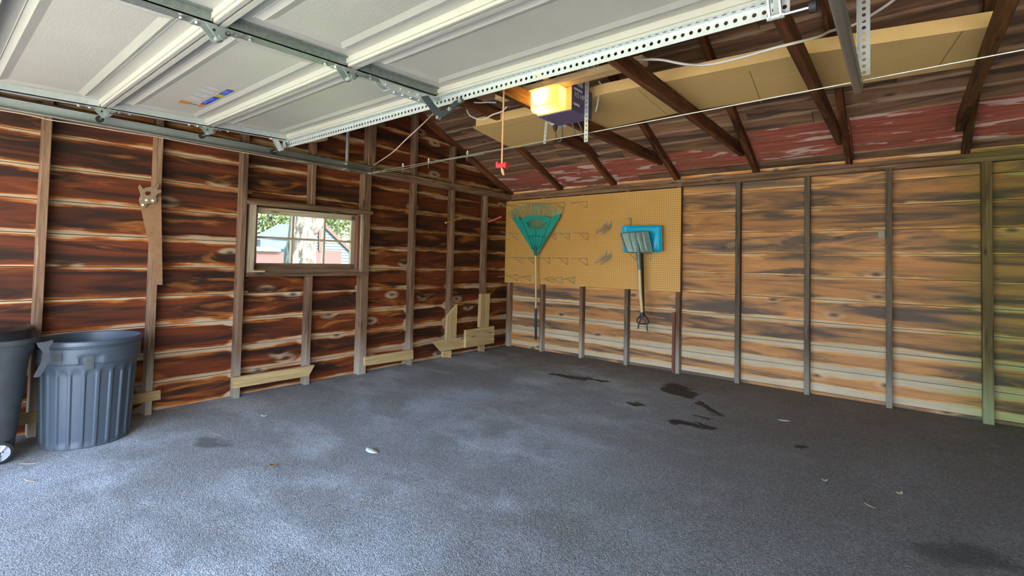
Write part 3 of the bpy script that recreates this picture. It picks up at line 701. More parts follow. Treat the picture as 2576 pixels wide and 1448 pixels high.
# hangers: two perforated angles from a 2x4 laid across the joists
ha = PX(1471, 357, 0, 2.668); angle(op, 2.663, ha.y, ha.z, 2.60, .03, 1, 1, 'hanger_angle')
mb = MB(); p0 = PX(1372, 305, 1, -2.33); p1 = PX(1367, 362, 1, -2.33); 
perf(mb, (p1.x, -2.33, p1.z), (Vector((p0.x, -2.33, 2.30))-Vector((p1.x, -2.33, p1.z))).normalized(), (1, 0, 0), .25, .022, .03, .005); local(mb.build('hanger_angle', 'steel', None, solid=.0025), op)
beam('hanger_board', (2.06, -2.688, 2.389), (3.20, -2.688, 2.389), .09, .043, 'fresh', None, (0, 1, 0))
tag(bpy.data.objects['hanger_board'], 'new lumber board across the joists above the opener', 'board')
def text_mesh(name, s, size, mat, mw, par):
    cu = bpy.data.curves.new(name, 'FONT'); cu.body = s; cu.size = size; cu.extrude = .0004; cu.align_x = 'LEFT'
    o = bpy.data.objects.new(name, cu); COL.objects.link(o); dg = bpy.context.evaluated_depsgraph_get(); me = bpy.data.meshes.new_from_object(o.evaluated_get(dg))
    bpy.data.objects.remove(o); q = bpy.data.objects.new(name, me); COL.objects.link(q); me.materials.clear(); me.materials.append(M[mat]); q.matrix_basis = par.matrix_basis.inverted() @ mw; q.parent = par
    return q
ry = lambda y, z: Matrix(((0, 0, 1, OX1+.001), (1, 0, 0, y), (0, 1, 0, z), (0, 0, 0, 1)))
text_mesh('horsepower_print', '1/2 HP', .048, 'white_ink', ry(OY0+.025, OZ0+.105), op)
for y0, y1, z0, z1 in ((.02, .13, .150, .166), (.02, .10, .045, .060)):
    mb = MB()
    for k in range(int((y1-y0)/.012)): mb.box((OX1+.0005, OY0+y0+k*.012, OZ0+z0), (OX1+.0012, OY0+y0+k*.012+.0125, OZ0+z1-.004*(k % 3 == 1)))
    local(mb.build('print_line', 'white_ink', None), op)
mb = MB(); mb.box((OX1-.06, -2.56, OZ1), (OX1-.01, -2.52, OZ1+.05)); mb.box((OX1-.004, -2.56, OZ1-.01), (OX1+.003, -2.50, OZ1+.04)); local(mb.build('mounting_bracket', 'steel', None), op)
local(wire('cord', [(2.50, -2.37, 2.21), (2.515, -2.36, 2.14), (2.545, -2.36, 2.11), (2.58, -2.36, 2.13), (2.55, -2.37, 2.21)], .005, 'cord'), op)
# outlet on the joist and the plug
oc = Vector((2.318, -2.16, 2.285)); outlet = tag(empty('power_outlet', oc), 'cream outlet box on the joist beside the opener', 'outlet')
mb = MB(); mb.box((2.235, -2.30, 2.262), (2.322, -2.14, 2.30)); b_ = local(mb.build('outlet_box', 'outlet', None), outlet)
mb = MB(); mb.box((2.245, -2.28, 2.256), (2.312, -2.16, 2.262)); local(mb.build('face_plate', 'white_ink', None), outlet)
mb = MB(); mb.tube([(2.27, -2.25, 2.256), (2.27, -2.25, 2.235), (2.272, -2.25, 2.205)], [.018, .018, .01], 10); local(mb.build('plug', 'rubber', None, True), op)
local(wire('power_cord', [(2.272, -2.25, 2.205), (2.29, -2.25, 2.14), (2.325, -2.26, 2.12), (2.36, -2.28, 2.16), (2.39, -2.34, 2.215)], .005, 'cord'), op)
# emergency release rope
rr = tag(empty('release_rope', (cx, -3.19, 1.74)), 'orange pull rope with a red handle hanging from the opener rail', 'pull rope')
local(wire('rope', [(2.53, -3.19, 2.379), (2.53, -3.19, 2.1), (2.528, -3.19, 1.745), (2.532, -3.19, 1.715)], .0055, 'rope', n=8), rr)
mb = MB(); mb.box((2.495, -3.203, 1.735), (2.562, -3.177, 1.762)); mb.box((2.490, -3.206, 1.74), (2.503, -3.174, 1.775)); mb.box((2.555, -3.206, 1.728), (2.568, -3.174, 1.765)); h_ = local(mb.build('handle', 'red_plastic', None), rr)
md = h_.modifiers.new('bevel', 'BEVEL'); md.width = .005; md.segments = 2
mb = MB(); mb.tube([(2.532, -3.19, 1.725), (2.538, -3.19, 1.705), (2.545, -3.19, 1.69)], [.009, .008, .005], 8); local(mb.build('rope_knot', 'rope', None, True), rr)

# ------------------------------------------------------------------ cables
def pw(L, ax, v): return [PX(x, y, ax, v) for x, y in L]
wire('white_cable', [PX(x, y, 2, z) for x, y, z in ((1606, 150, 2.37), (1660, 150, 2.30), (1720, 161, 2.262), (1775, 163, 2.258), (1850, 148, 2.256), (1950, 120, 2.256), (2000, 108, 2.256), (2060, 92, 2.30), (2090, 78, 2.40), (2140, 65, 2.47), (2180, 45, 2.47), (2235, 10, 2.47), (2300, -40, 2.47))], .007, 'grey_wire', 'white electrical cable draped over the joists at right', 'cable')
wire('tan_cord', [PX(940, 415, 1, -2.44)]+[PX(x, y, 1, -2.9) for x, y in ((985, 385), (1020, 352), (1060, 315), (1085, 290))]+[PX(1112, 262, 1, -3.2)], .0045, 'pink_wire', 'tan cord running from the track end up to the curved door arm', 'cable')
wire('bell_wire', [PX(x, y, 0, .095) for x, y in ((-30, 272), (60, 287), (130, 302), (200, 313), (300, 330), (400, 345), (480, 360), (560, 374), (640, 388), (720, 402), (800, 412), (860, 422), (925, 430))], .0035, 'pink_wire', 'thin tan wire stapled along the stud tops under the track', 'wire')
wire('white_cable', pw([(1166, 252), (1180, 256), (1205, 258), (1230, 257), (1248, 258)], 1, -2.6), .006, 'grey_wire', 'short white cable just right of the curved door arm', 'cable')
wire('white_cable', pw([(1155, 262), (1172, 272), (1180, 288), (1195, 297), (1215, 300), (1240, 288), (1262, 280), (1275, 268)], 1, -2.6), .006, 'grey_wire', 'sagging white cable left of the orange pull rope', 'cable')
wire('white_cable', pw([(1305, 242), (1320, 252), (1332, 268), (1352, 280)], 1, -2.66), .005, 'grey_wire', 'white cable curving down to the left side of the lamp cover', 'cable')
wire('white_cable', pw([(1507, 205), (1514, 218), (1508, 232), (1505, 250), (1502, 268), (1498, 282)], 1, -2.34), .006, 'grey_wire', 'white cable hanging down the right side of the opener', 'cable')
for nm, L in (('coil of thin white wire tied on the lumber board by the hanger', [(1455, 185), (1452, 170), (1458, 168), (1462, 182), (1468, 172), (1470, 186), (1478, 176), (1484, 180), (1472, 188), (1462, 190), (1456, 184), (1476, 174)]),
              ('coil of thin white wire beside the joist end above the opener', [(1492, 178), (1488, 166), (1496, 160), (1504, 166), (1500, 172), (1492, 164), (1498, 176), (1508, 170)]),
              ('loose loop of thin white wire above the lamp cover', [(1376, 200), (1384, 196), (1392, 198), (1386, 186), (1386, 202), (1396, 204), (1406, 188), (1404, 182), (1398, 200)])):
    wire('wire_coil', pw(L, 1, -2.66), .0035, 'grey_wire', nm, 'wire coil')

# ------------------------------------------------------------------ long cardboard on the joists
CZ = 2.372
root = tag(empty('cardboard_box', (3.0, -1.7, CZ)), 'long flattened cardboard box lying across the roof joists', 'cardboard box')
pa = [PX(1197, 318, 2, CZ), PX(1305, 371, 2, CZ), PX(1700, 285, 2, CZ), PX(2470, 162, 2, CZ), PX(2500, 66, 2, CZ), PX(2000, 140, 2, CZ), PX(1520, 236, 2, CZ), PX(1330, 290, 2, CZ)]
pa[3].x = pa[4].x = 4.745
cb = MB(); cb.prism(pa, (0, 0, .075)); local(cb.build('carton', 'card', None), root)
def crease(a, b, wv=.003):
    a, b = PX(*a, 2, CZ-.0006), PX(*b, 2, CZ-.0006); n_ = (b-a).cross(Vector((0, 0, 1))).normalized()*wv; mb = MB(); mb.prism([a-n_, b-n_, b+n_, a+n_], (0, 0, .001)); local(mb.build('crease', 'crease', None), root)
crease((1885, 178), (1915, 258)); crease((2422, 78), (2360, 168)); crease((1240, 325), (1500, 262), .002); crease((1605, 225), (1680, 290), .002)
mb = MB(); fl = [PX(1197, 318, 2, CZ), PX(1305, 371, 2, CZ), PX(1285, 372, 2, CZ-.02), PX(1190, 322, 2, CZ-.015)]; mb.prism(fl, (0, 0, .004)); local(mb.build('flap', 'card', None), root)

# ------------------------------------------------------------------ pegboard and what hangs on it
PB = -.097
peg = MB(); c0 = [PX(1271, 505, 1, PB), PX(1711.5, 474, 1, PB), PX(1712.5, 733, 1, PB), PX(1269.5, 711, 1, PB)]
px0, px1, pz0, pz1 = .004, 2.498, .89, 2.036
peg.prism([(px0, 0, pz0), (px1, 0, pz0), (px1, 0, pz1), (px0, 0, pz1)], (0, .006, 0))
po = MB(); cx_, cz_ = (px0+px1)/2, (pz0+pz1)/2; hw_, hh_ = (px1-px0)/2, (pz1-pz0)/2
po.prism([(-hw_, -hh_, 0), (hw_, -hh_, 0), (hw_, hh_, 0), (-hw_, hh_, 0)], (0, 0, -.005))
pgo = po.build('pegboard', 'peg'); pgo.matrix_basis = Matrix(((1, 0, 0, cx_), (0, 0, -1, PB), (0, 1, 0, cz_), (0, 0, 0, 1)))
tag(pgo, 'tan perforated pegboard fixed across the studs of the back wall', 'pegboard')
FACE = PB-.003
def hook(bx, bt, bb, tx, ty, label):
    a, b = PX(*Z1(bx, bt), 1, FACE-.003), PX(*Z1(bx, bb), 1, FACE-.003); b.x = a.x
    # arm sticks out of the board; its length follows from where the tip shows
    best = None
    for k in range(30):
        yv = FACE-.06-.012*k; tip = PX(*Z1(tx, ty), 1, yv)
        e = abs(tip.x-a.x)
        if best is None or e < best[0]: best = (e, tip)
    tip = best[1]; tip.x = a.x+(tip.x-a.x)*.6; d = tip-a
    root = tag(empty('wire_hook', a), label, 'hook', 'wire bracket hooks on the pegboard')
    mb = MB(); r = .003
    mb.tube([a+Vector((0, 0, .006)), b], r*1.35, 6); local(mb.build('back_bar', 'wire', None), root)
    mb = MB(); mb.tube([a, tip, tip+Vector((0, -.004, .018))], r, 6); mid = a+d*.62; mb.tube([b+Vector((0, 0, .002)), mid], r, 6); local(mb.build('arm', 'wire', None), root)
ordn = ['leftmost', 'second', 'third', 'fourth', 'fifth']
rows = {'top': [(325, 292, 350, 85, 272), (540, 268, 350, 330, 258), (710, 262, 350, 400, 262), (928, 252, 336, 720, 266), (1222, 238, 325, 1010, 262)],
        'upper middle': [(338, 660, 745, 110, 632), (818, 662, 745, 655, 652), (993, 655, 745, 790, 650), (1228, 650, 745, 1030, 645)],
        'lower middle': [(392, 968, 1050, 178, 966), (530, 970, 1050, 400, 972), (740, 970, 1052, 570, 970), (967, 973, 1062, 780, 970), (1220, 978, 1070, 1020, 978)],
        'bottom': [(320, 1188, 1268, 80, 1216), (490, 1200, 1275, 330, 1226), (785, 1215, 1296, 590, 1256), (897, 1218, 1302, 690, 1262), (1058, 1222, 1306, 880, 1248)]}
for rn_, L in rows.items():
    for i, h in enumerate(L): hook(*h, f'steel wire bracket hook, {ordn[i]}{"" if i == 0 else " from left"} in the {rn_} row of the pegboard')
hook(1855, 906, 1003, 1690, 898, 'wire bracket hook just left of the shovel socket under the blue blade')
hook(2048, 908, 1006, 1925, 905, 'wire bracket hook just right of the shovel socket under the blue blade')
hook(1790, 462, 552, 1745, 458, 'small wire hook above the top edge of the blue shovel blade')
a = PX(*Z1(225, 735), 1, FACE-.003); wire('wire_hook', [a, a+Vector((-.02, -.25, .0)), a+Vector((-.02, -.26, .03))], .003, 'wire', 'plain single-wire hook poking past the left edge of the pegboard', 'hook', group='wire bracket hooks on the pegboard', smooth=0)
def plier_rack(y0, label):
    root = tag(empty('tool_rack', PX(*Z1(1510, y0), 1, FACE)), label, 'tool rack', 'wire tool racks on the pegboard')
    for bx, tx, ty in ((1480, 1330, 180), (1535, 1400, 200)):
        a, b = PX(*Z1(bx, y0), 1, FACE), PX(*Z1(bx, y0+92), 1, FACE); b.x = a.x
        tip = PX(*Z1(tx, y0+ty-8), 1, FACE-.17); mb = MB(); mb.tube([a, b], .004, 6); local(mb.build('back_bar', 'wire', None), root)
        mb = MB(); mb.tube([b, tip], .003, 6); a2 = a+Vector((0, 0, -.02)); t2 = tip+Vector((0, 0, .035)); pts = []
        for k in range(41):
            u = k/40; p = b.lerp(tip, u); q = a2.lerp(t2, u); h = .5+.5*math.sin(k*math.pi/2.5); pts.append(p.lerp(q, h)+Vector((.008*math.cos(k*math.pi/2.5), 0, 0)))
        mb.tube(pts, .0026, 5); local(mb.build('loop_wire', 'wire', None), root)
plier_rack(485, 'zigzag wire tool rack, the upper of two left of the shovels')
plier_rack(868, 'zigzag wire tool rack, the lower of two left of the shovels')
# --- leaf rake
RY = FACE-.09
rk = tag(empty('leaf_rake', PX(1348, 853, 1, RY)), 'teal plastic leaf rake hung head-up on the pegboard', 'rake')
def R(x, y, dy=0): return PX(*Z1(x, y), 1, RY+dy)
outl = [(530, 905), (250, 458), (258, 441), (290, 437), (330, 452), (356, 478), (385, 458), (440, 437), (500, 430), (560, 427), (640, 428), (700, 436), (752, 458), (776, 438), (812, 412), (855, 404), (871, 411), (867, 436), (585, 905), (575, 930), (540, 930)]
hole = [(560+118*math.cos(a), 537+(74 if math.sin(a) < 0 else 66)*math.sin(a)) for a in [k*math.pi/14 for k in range(28)]]
mb = MB(); mb.prism([R(*p) for p in outl], (0, .008, 0), [[R(*p) for p in hole]]); local(mb.build('head', 'teal', None), rk)
mb = MB()
for k in range(-7, 8):
    x = 560+k*15.5; h = math.sqrt(max(0, 1-(k*15.5/118)**2)); mb.tube([R(x+k*1.2, 537-74*h, .003), R(x-k*1.2, 537+66*h, .003)], .0045, 5)
local(mb.build('grate', 'teal', None), rk)
mb = MB()
for L in ([(556, 900), (556, 690)], [(570, 880), (600, 690)], [(585, 870), (650, 700)], [(598, 850), (700, 690)], [(540, 880), (515, 690)], [(520, 870), (470, 700)], [(440, 700), (500, 688), (556, 682), (620, 690), (680, 708)], [(370, 480), (440, 640), (530, 860)], [(750, 470), (680, 640), (590, 850)], [(556, 680), (556, 610)], [(420, 500), (470, 545)], [(700, 500), (650, 545)]):
    mb.tube([R(*p, -.001) for p in L], .004, 6)
mb.tube([R(553, 940, 0), R(556, 830, 0), R(556, 790, .002)], [.022, .02, .006], 10)
local(mb.build('rib', 'teal_dk', None, True), rk)
def poly(L, u):
    n = len(L)-1; i = min(int(u*n), n-1); f = u*n-i; return (L[i][0]*(1-f)+L[i+1][0]*f, L[i][1]*(1-f)+L[i+1][1]*f)
for k in range(26):
    u = k/25; b = poly([(250, 445), (340, 458), (440, 437), (560, 430), (680, 434), (775, 440), (862, 410)], u); tp = poly([(203, 372), (300, 318), (420, 278), (545, 264), (660, 264), (780, 288), (888, 338)], u)
    mb = MB(); mb.tube([R(*b, .004), R(*tp, .0), R(tp[0], tp[1]+4, -.03)], .0052, 5); local(mb.build('tine', 'tine', None), rk)
mb = MB(); mb.tube([R(553, 940), PX(1348, 700, 1, RY), PX(1348, 778, 1, RY)], .0135, 12); local(mb.build('handle', 'ash', None, True), rk)
mb = MB(); mb.tube([PX(1348, 775, 1, RY), PX(1348, 852, 1, RY), PX(1348, 854, 1, RY)], [.0165, .0165, .012], 12); local(mb.build('grip', 'blue_grip', None, True), rk)
# --- shovels
def blade(name, mat, par, TL, TR, BR, BL, yb, depth, fn, nu=28, nv=16, th=.004, round_=.0):
    mb = MB(); vs = []
    for j in range(nv+1):
        v = j/nv
        for i in range(nu+1):
            u = i/nu; uu = u
            if round_:                      # rounded corners
                e = min(v, 1-v); k = 0 if e > round_ else (1-math.sqrt(max(0, 1-(1-e/round_)**2)))*round_*.6; uu = k+(1-2*k)*u
            a = (TL[0]*(1-uu)+TR[0]*uu, TL[1]*(1-uu)+TR[1]*uu); b = (BL[0]*(1-uu)+BR[0]*uu, BL[1]*(1-uu)+BR[1]*uu)
            p = PX(*Z1(a[0]*(1-v)+b[0]*v, a[1]*(1-v)+b[1]*v), 1, yb); p.y += fn(u, v)*depth; vs.append(p)
    mb.add(vs, [(j*(nu+1)+i, j*(nu+1)+i+1, (j+1)*(nu+1)+i+1, (j+1)*(nu+1)+i) for j in range(nv) for i in range(nu)])
    o = mb.build(name, mat, None, True, th); return local(o, par)
Y1, Y2 = FACE-.08, FACE-.16
sb = tag(empty('snow_shovel', PX(*Z3(650, 1040), 1, Y1)), 'bright blue plastic snow shovel hung behind the metal scoop', 'shovel')
def f1(u, v):
    e = min(u, 1-u, v*1.2, (1-v)*.8); s = min(1, e/.06); return s*.8+.25*math.exp(-((u-.84+.10*v)/.035)**2)*(v > .3)*min(1, (v-.3)*3)*-1
blade('blade', 'blue', sb, (1668, 556), (2186, 550), (2190, 892), (1686, 896), Y1, .03, f1, 40, 26, .004, .07)
mb = MB(); mb.tube([PX(*Z1(1930, 880), 1, Y1+.01), PX(*Z1(1938, 1100), 1, Y1+.01), PX(*Z3(665, 870), 1, Y1+.01)], .016, 10); local(mb.build('handle', 'rubber', None, True), sb)
mb = MB(); D = [PX(*Z3(*p), 1, Y1+.01) for p in ((650, 860), (560, 930), (532, 985), (560, 1040), (660, 1056), (765, 1050), (783, 1005), (740, 930), (680, 860))]; mb.tube(spline(D, 4), .008, 8); local(mb.build('d_grip', 'blue_grip', None, True), sb)
sm = tag(empty('scoop_shovel', PX(*Z3(650, 1200), 1, Y2)), 'galvanised metal scoop shovel with wooden handle and black yoke grip', 'shovel')
def f2(u, v):
    rib = sum(math.exp(-((u-c-.04*(1-v))/.03)**2) for c in (.28, .5, .72))*min(1, v*6)*min(1, (1.05-v)*3)
    return .6*(1-(2*u-1)**2)+.5*v*v-rib*.22-(.4 if u < .04 else 0)
blade('blade', 'alu', sm, (1648, 646), (2012, 618), (2068, 902), (1732, 900), Y2, .028, f2, 48, 22, .003, .09)
mb = MB(); mb.tube([PX(*Z1(1880, 780), 1, Y2+.012), PX(*Z1(1888, 900), 1, Y2+.005), PX(*Z1(1898, 1128), 1, Y2)], [.008, .019, .019], 12); local(mb.build('socket', 'alu', None, True), sm)
mb = MB(); mb.tube([PX(*Z1(1898, 1120), 1, Y2), PX(*Z3(605, 400), 1, Y2), PX(*Z3(640, 830), 1, Y2)], .0185, 12); local(mb.build('handle', 'ash', None, True), sm)
mb = MB(); mb.tube([PX(*Z3(638, 810), 1, Y2), PX(*Z3(648, 905), 1, Y2)], .021, 10)
mb.tube(spline([PX(*Z3(*p), 1, Y2) for p in ((640, 890), (600, 990), (572, 1050), (562, 1120), (555, 1190))], 4), .0085, 8)
mb.tube(spline([PX(*Z3(*p), 1, Y2) for p in ((645, 890), (690, 980), (735, 1060), (745, 1130), (748, 1215))], 4), .0085, 8); local(mb.build('yoke', 'black_steel', None, True), sm)
mb = MB(); mb.tube([PX(*Z3(552, 1180), 1, Y2), PX(*Z3(748, 1205), 1, Y2)], .013, 10); local(mb.build('grip', 'ash', None, True), sm)

# ------------------------------------------------------------------ hand saw on the stud
SXV = SD+.006
sw = tag(empty('hand_saw', PX(380, 470, 0, SXV)), 'rusty old hand saw hung from a stud left of the window', 'saw')
def T(x, y, dx=0): return PX(*ZS(x, y), 0, SXV+dx)
L0, L1 = (118, 398), (316, 1330); edge = []
for k in range(61):
    u = k/60; edge.append((L0[0]+(L1[0]-L0[0])*u-(3.5 if k % 2 else 0), L0[1]+(L1[1]-L0[1])*u))
mb = MB(); mb.prism([T(*p) for p in edge+[(378, 1334), (380, 1290), (365, 266), (250, 266), (120, 300)]], (.0018, 0, 0)); local(mb.build('blade', 'rust', None), sw)
ho = [(97, 118), (86, 160), (108, 210), (114, 250), (95, 285), (100, 330), (116, 380), (135, 397), (165, 392), (180, 355), (215, 340), (265, 350), (295, 330), (298, 290), (285, 265), (310, 235), (355, 215), (360, 190), (340, 178), (302, 182), (320, 150), (326, 118), (312, 108), (300, 138), (270, 156), (220, 143), (170, 155), (140, 172), (112, 140)]
hh = [(155, 222), (168, 204), (205, 200), (240, 208), (236, 228), (215, 248), (175, 250)]
mb = MB(); mb.prism([T(*p, .002) for p in ho], (.018, 0, 0), [[T(*p, .002) for p in hh]])
for p in ((140, 362), (260, 310), (182, 306)): mb.tube([T(*p, .019), T(*p, .023)], .008, 10, 1)
local(mb.build('handle', ['old_wood', 'bolt'], None), sw)

# ------------------------------------------------------------------ pegs and loose lumber by the left wall
for nm, a, b, m, lb in (('wooden_peg', (1121, 560), (1163, 547), 'yellow_peg', 'yellow wooden peg sticking out of a stud'), ('wooden_peg', (1228, 558), (1261, 545), 'red_peg', 'red wooden peg sticking out of the stud beside the pegboard')):
    p0 = PX(*a, 0, .10 if m == 'red_peg' else .20); p1 = PX(*b, 0, .26 if m == 'red_peg' else .06)
    mb = MB(); mb.tube([p0, p1], [.011, .012], 8); tag(mb.build(nm, m, None, True), lb, 'peg', 'coloured pegs on the studs')
def slab(name, pts, X0, th, mat, label):
    P_ = [PX(*p, 0, X0) for p in pts]; c = sum(P_, Vector())/len(P_)
    X = (P_[1]-P_[0]).normalized() if len(pts) else None
    Yv = Vector((1, 0, 0)).cross(X) ; o = bpy.data.objects.new(name+'_root', None)
    mb = MB(); mb.prism([((p-c).dot(X), (p-c).dot(Yv), 0) for p in P_], (0, 0, -th)); bpy.data.objects.remove(o); o = mb.build(name, mat)
    Zv = Vector((1, 0, 0)); o.matrix_basis = Matrix(((X.x, Yv.x, Zv.x, c.x), (X.y, Yv.y, Zv.y, c.y), (X.z, Yv.z, Zv.z, c.z), (0, 0, 0, 1)))
    return tag(o, label, 'board', 'new lumber offcuts at the wall foot')
slab('lumber_offcut', [(587, 950), (792, 918), (777, 945), (587, 977)], .135, .042, 'fresh', 'pale lumber board nailed across stud feet below the window')
slab('lumber_offcut', [(918, 898), (1040, 879), (1040, 902), (918, 920)], .125, .03, 'fresh', 'pale lumber board low between the window and the corner offcuts')
slab('lumber_offcut', [(-20, 1054), (404, 981), (404, 1004), (-20, 1082)], .112, .02, 'fresh', 'pale lumber board running behind the two bins')
def ZC(x, y): return (1060+x/7.24, 720+y/7.24)
slab('lumber_offcut', [ZC(200, 995), ZC(820, 915), ZC(820, 1110), ZC(370, 1185)], .125, .03, 'fresh', 'weathered lower board with slanted end across the corner stud feet')
slab('lumber_offcut', [ZC(815, 800), ZC(1330, 722), ZC(1325, 1030), ZC(812, 1120)], .165, .038, 'fresh', 'wide short lumber block overlapping the slanted board near the corner')
slab('lumber_offcut', [ZC(462, 960), ZC(485, 545), ZC(660, 330), ZC(637, 938)], .13, .038, 'fresh', 'upright lumber offcut with a slanted top beside a stud')
slab('lumber_offcut', [ZC(1068, 748), ZC(1098, 140), ZC(1255, 130), ZC(1228, 740)], .145, .05, 'fresh', 'upright square-topped lumber offcut standing on the wide block')
slab('lumber_offcut', [(395/7.24+1060, 1185/7.24+720), ZC(550, 1165), ZC(545, 1300), ZC(395, 1290)], .115, .025, 'fresh', 'short foot block under the slanted board')
slab('lumber_offcut', [ZC(1062, 1085), ZC(1155, 1070), ZC(1152, 1185), ZC(1062, 1185)], .12, .03, 'fresh', 'short foot block under the wide lumber block')
b0, b1 = PX(752, 358, 0, .06), PX(818, 349, 0, .06); beam('lumber_offcut', b0, b1, .04, .09, 'fresh', None, (0, 0, 1)); tag(bpy.data.objects['lumber_offcut.009'], 'lumber block on the wall just above the left track', 'board')

# ------------------------------------------------------------------ bins
BC = (.348, -4.64); HB = .645
bn = tag(empty('trash_bin', (*BC, 0)), 'open blue-grey ribbed plastic trash bin standing by the wall', 'trash bin')
NF = 22
def flute(a, z):
    ph = (a*NF/(2*math.pi)) % 1; e = abs(ph-.5)*2          # 0 mid panel, 1 at the ridge
    m = 1-max(0, min(1, (e-.66)/.16)); top = .475-.02*max(0, e-.2)
    zz = max(0, min(1, (top-z)/.014))*max(0, min(1, (z-.012)/.02)); return -.009*m*zz
prof = [(.19, .0), (.219, .004), (.222, .02)]+[(.222+.018*k/30, .02+.46*k/30) for k in range(1, 31)]+[(.242, .49), (.243, .505)]
mb = MB(); mb.lathe(prof, NF*10, (*BC, 0), 0, flute); mb.add([(BC[0]+.18*math.cos(k*math.pi/12), BC[1]+.18*math.sin(k*math.pi/12), .001) for k in range(24)], [tuple(range(24))])
local(mb.build('body', 'bin', None, True), bn)
fa = math.atan2(CAM.y-BC[1], CAM.x-BC[0])
def collar(a, z):
    d = math.atan2(math.sin(a-fa-.02), math.cos(a-fa-.02)); 
    if abs(d) < .22 and z < .565: return -.010*min(1, (.22-abs(d))/.04)*min(1, max(0, (.565-z)/.012))
    return 0
prof = [(.243, .503), (.250, .505), (.254, .512)]+[(.254+.004*k/10, .512+.08*k/10) for k in range(1, 11)]+[(.258, .598), (.252, .604), (.254, .612), (.262, .616), (.263, .628), (.260, .640), (.252, HB), (.244, .640), (.238, .60), (.205, .02), (.0, .012)]
mb = MB(); mb.lathe(prof, 128, (*BC, 0), 0, collar); local(mb.build('rim', 'bin', None, True), bn)
mb = MB()
for k in range(9):
    a0_, a1_ = fa-.10+.02*k, fa-.10+.02*(k+1)
    f = lambda a, z, r: (BC[0]+r*math.cos(a), BC[1]+r*math.sin(a), z)
    mb.add([f(a0_, .478, .2465), f(a1_, .478, .2465), f(a1_, .555, .2485), f(a0_, .555, .2485)], [(0, 1, 2, 3)])
local(mb.build('label_plate', 'bin_dk', None, True), bn)
mb = MB()
for k in range(7):
    a0_, a1_ = fa-.78+.04*k, fa-.78+.04*(k+1)
    mb.add([f(a0_, .535, .2605), f(a1_, .535, .2605), f(a1_, .580, .2610), f(a0_, .580, .2610)], [(0, 1, 2, 3)])
local(mb.build('embossed_plate', 'bin_dk', None, True), bn)
B2 = (.36, -5.14)
b2 = tag(empty('wheeled_bin', (*B2, 0)), 'dark grey wheeled bin with black lid cut by the left edge', 'trash bin')
def sq(r, z, k=3.2, n=48):
    out = []
    for i in range(n):
        a = 2*math.pi*i/n; c_, s_ = math.cos(a), math.sin(a); q = (abs(c_)**k+abs(s_)**k)**(-1/k); out.append((B2[0]+r*q*c_, B2[1]+r*q*s_, z))
    return out
def sqlathe(name, prof, mat):
    mb = MB(); vs = [p for r, z in prof for p in sq(r, z)]; n = 48
    mb.add(vs, [(i*n+k, i*n+(k+1) % n, (i+1)*n+(k+1) % n, (i+1)*n+k) for i in range(len(prof)-1) for k in range(n)]); return local(mb.build(name, mat, None, True), b2)
sqlathe('body', [(.0, .05), (.165, .05), (.172, .06), (.176, .10), (.172, .115), (.178, .12), (.215, .56), (.225, .60), (.235, .625), (.238, .66)], 'bin_dk')
sqlathe('rim', [(.232, .655), (.247, .655), (.25, .668), (.247, .68), (.235, .684)], 'bin_dk')
sqlathe('lid', [(.236, .684), (.238, .70), (.232, .735), (.21, .745), (.1, .752), (.0, .755)], 'bag')
hp = Vector((B2[0]+.20, B2[1]+.245, .62)); mb = MB()
mb.prism([hp+Vector(v)*.8 for v in ((0, -.03, .05), (0, .02, .052), (0, .055, .062), (0, .05, .035), (0, .035, .02), (0, .04, -.06), (0, .05, -.075), (0, .03, -.10), (0, .01, -.16), (0, -.01, -.19), (0, -.035, -.19), (0, -.02, -.15), (0, .0, -.10), (0, .008, -.02), (0, -.02, .02))], (.03, 0, 0)); local(mb.build('handle_bracket', 'bin_dk', None), b2)
wc = Vector((B2[0]+.10, B2[1]+.10, .062)); mb = MB(); mb.lathe([(.02, -.018), (.046, -.018), (.046, .018), (.02, .018)], 28); mb.lathe([(.046, -.02), (.060, -.016), (.062, 0), (.060, .016), (.046, .02)], 28, mi=1)
for k in range(5):
    a = k*2*math.pi/5; mb.tube([(.01*math.cos(a), .01*math.sin(a), .019), (.046*math.cos(a), .046*math.sin(a), .019)], .008, 6)
whl = mb.build('wheel', [plain('wheel_grey', (.42, .45, .50), .5), 'rubber'], None, True); whl.matrix_basis = b2.matrix_basis.inverted() @ (Matrix.Translation(wc+Vector((.05, .0, 0))) @ Matrix.Rotation(rad(90), 4, 'Y')); whl.parent = b2
mb = MB(); mb.tube([wc+Vector((-.25, 0, 0)), wc+Vector((.05, 0, 0))], .008, 8); local(mb.build('axle', 'bolt', None), b2)

# ------------------------------------------------------------------ bits on the floor
def bit(name, px, py, sx, sy, rot, mat, label, cat, h=.012):
    c = PX(px, py, 2, .001); mb = MB(); n = 7; vs = []
    for j in range(3):
        for i in range(n):
            u = i/(n-1)*2-1; v = j-1; wv = sy*(1-u*u)**.6+.0006; vs.append((u*sx, v*wv, .002+h*(u*u*.8+.3*v*v)))
    mb.add(vs, [(j*n+i, j*n+i+1, (j+1)*n+i+1, (j+1)*n+i) for j in range(2) for i in range(n-1)]); o = mb.build(name, mat, None, True, .0012)
    o.location = (c.x, c.y, .0006); o.rotation_euler = (0, 0, rot); return tag(o, label, cat, 'litter on the asphalt')
bit('dry_leaf', 687, 1172, .026, .012, .9, 'leaf', 'curled orange-brown leaf on the asphalt ahead of the ribbed bin', 'leaf', .014)
bit('paper_scrap', 664, 1047, .03, .013, .2, 'paper', 'small white paper scrap on the floor below the window', 'scrap')
bit('paper_scrap', 936, 1133, .06, .03, -.1, 'paper', 'larger flat pale scrap stuck to the middle of the floor', 'scrap', .001)
bit('paper_scrap', 1972, 1057, .045, .022, .3, 'paper', 'pale flat scrap near the dark stains by the back wall', 'scrap', .001)
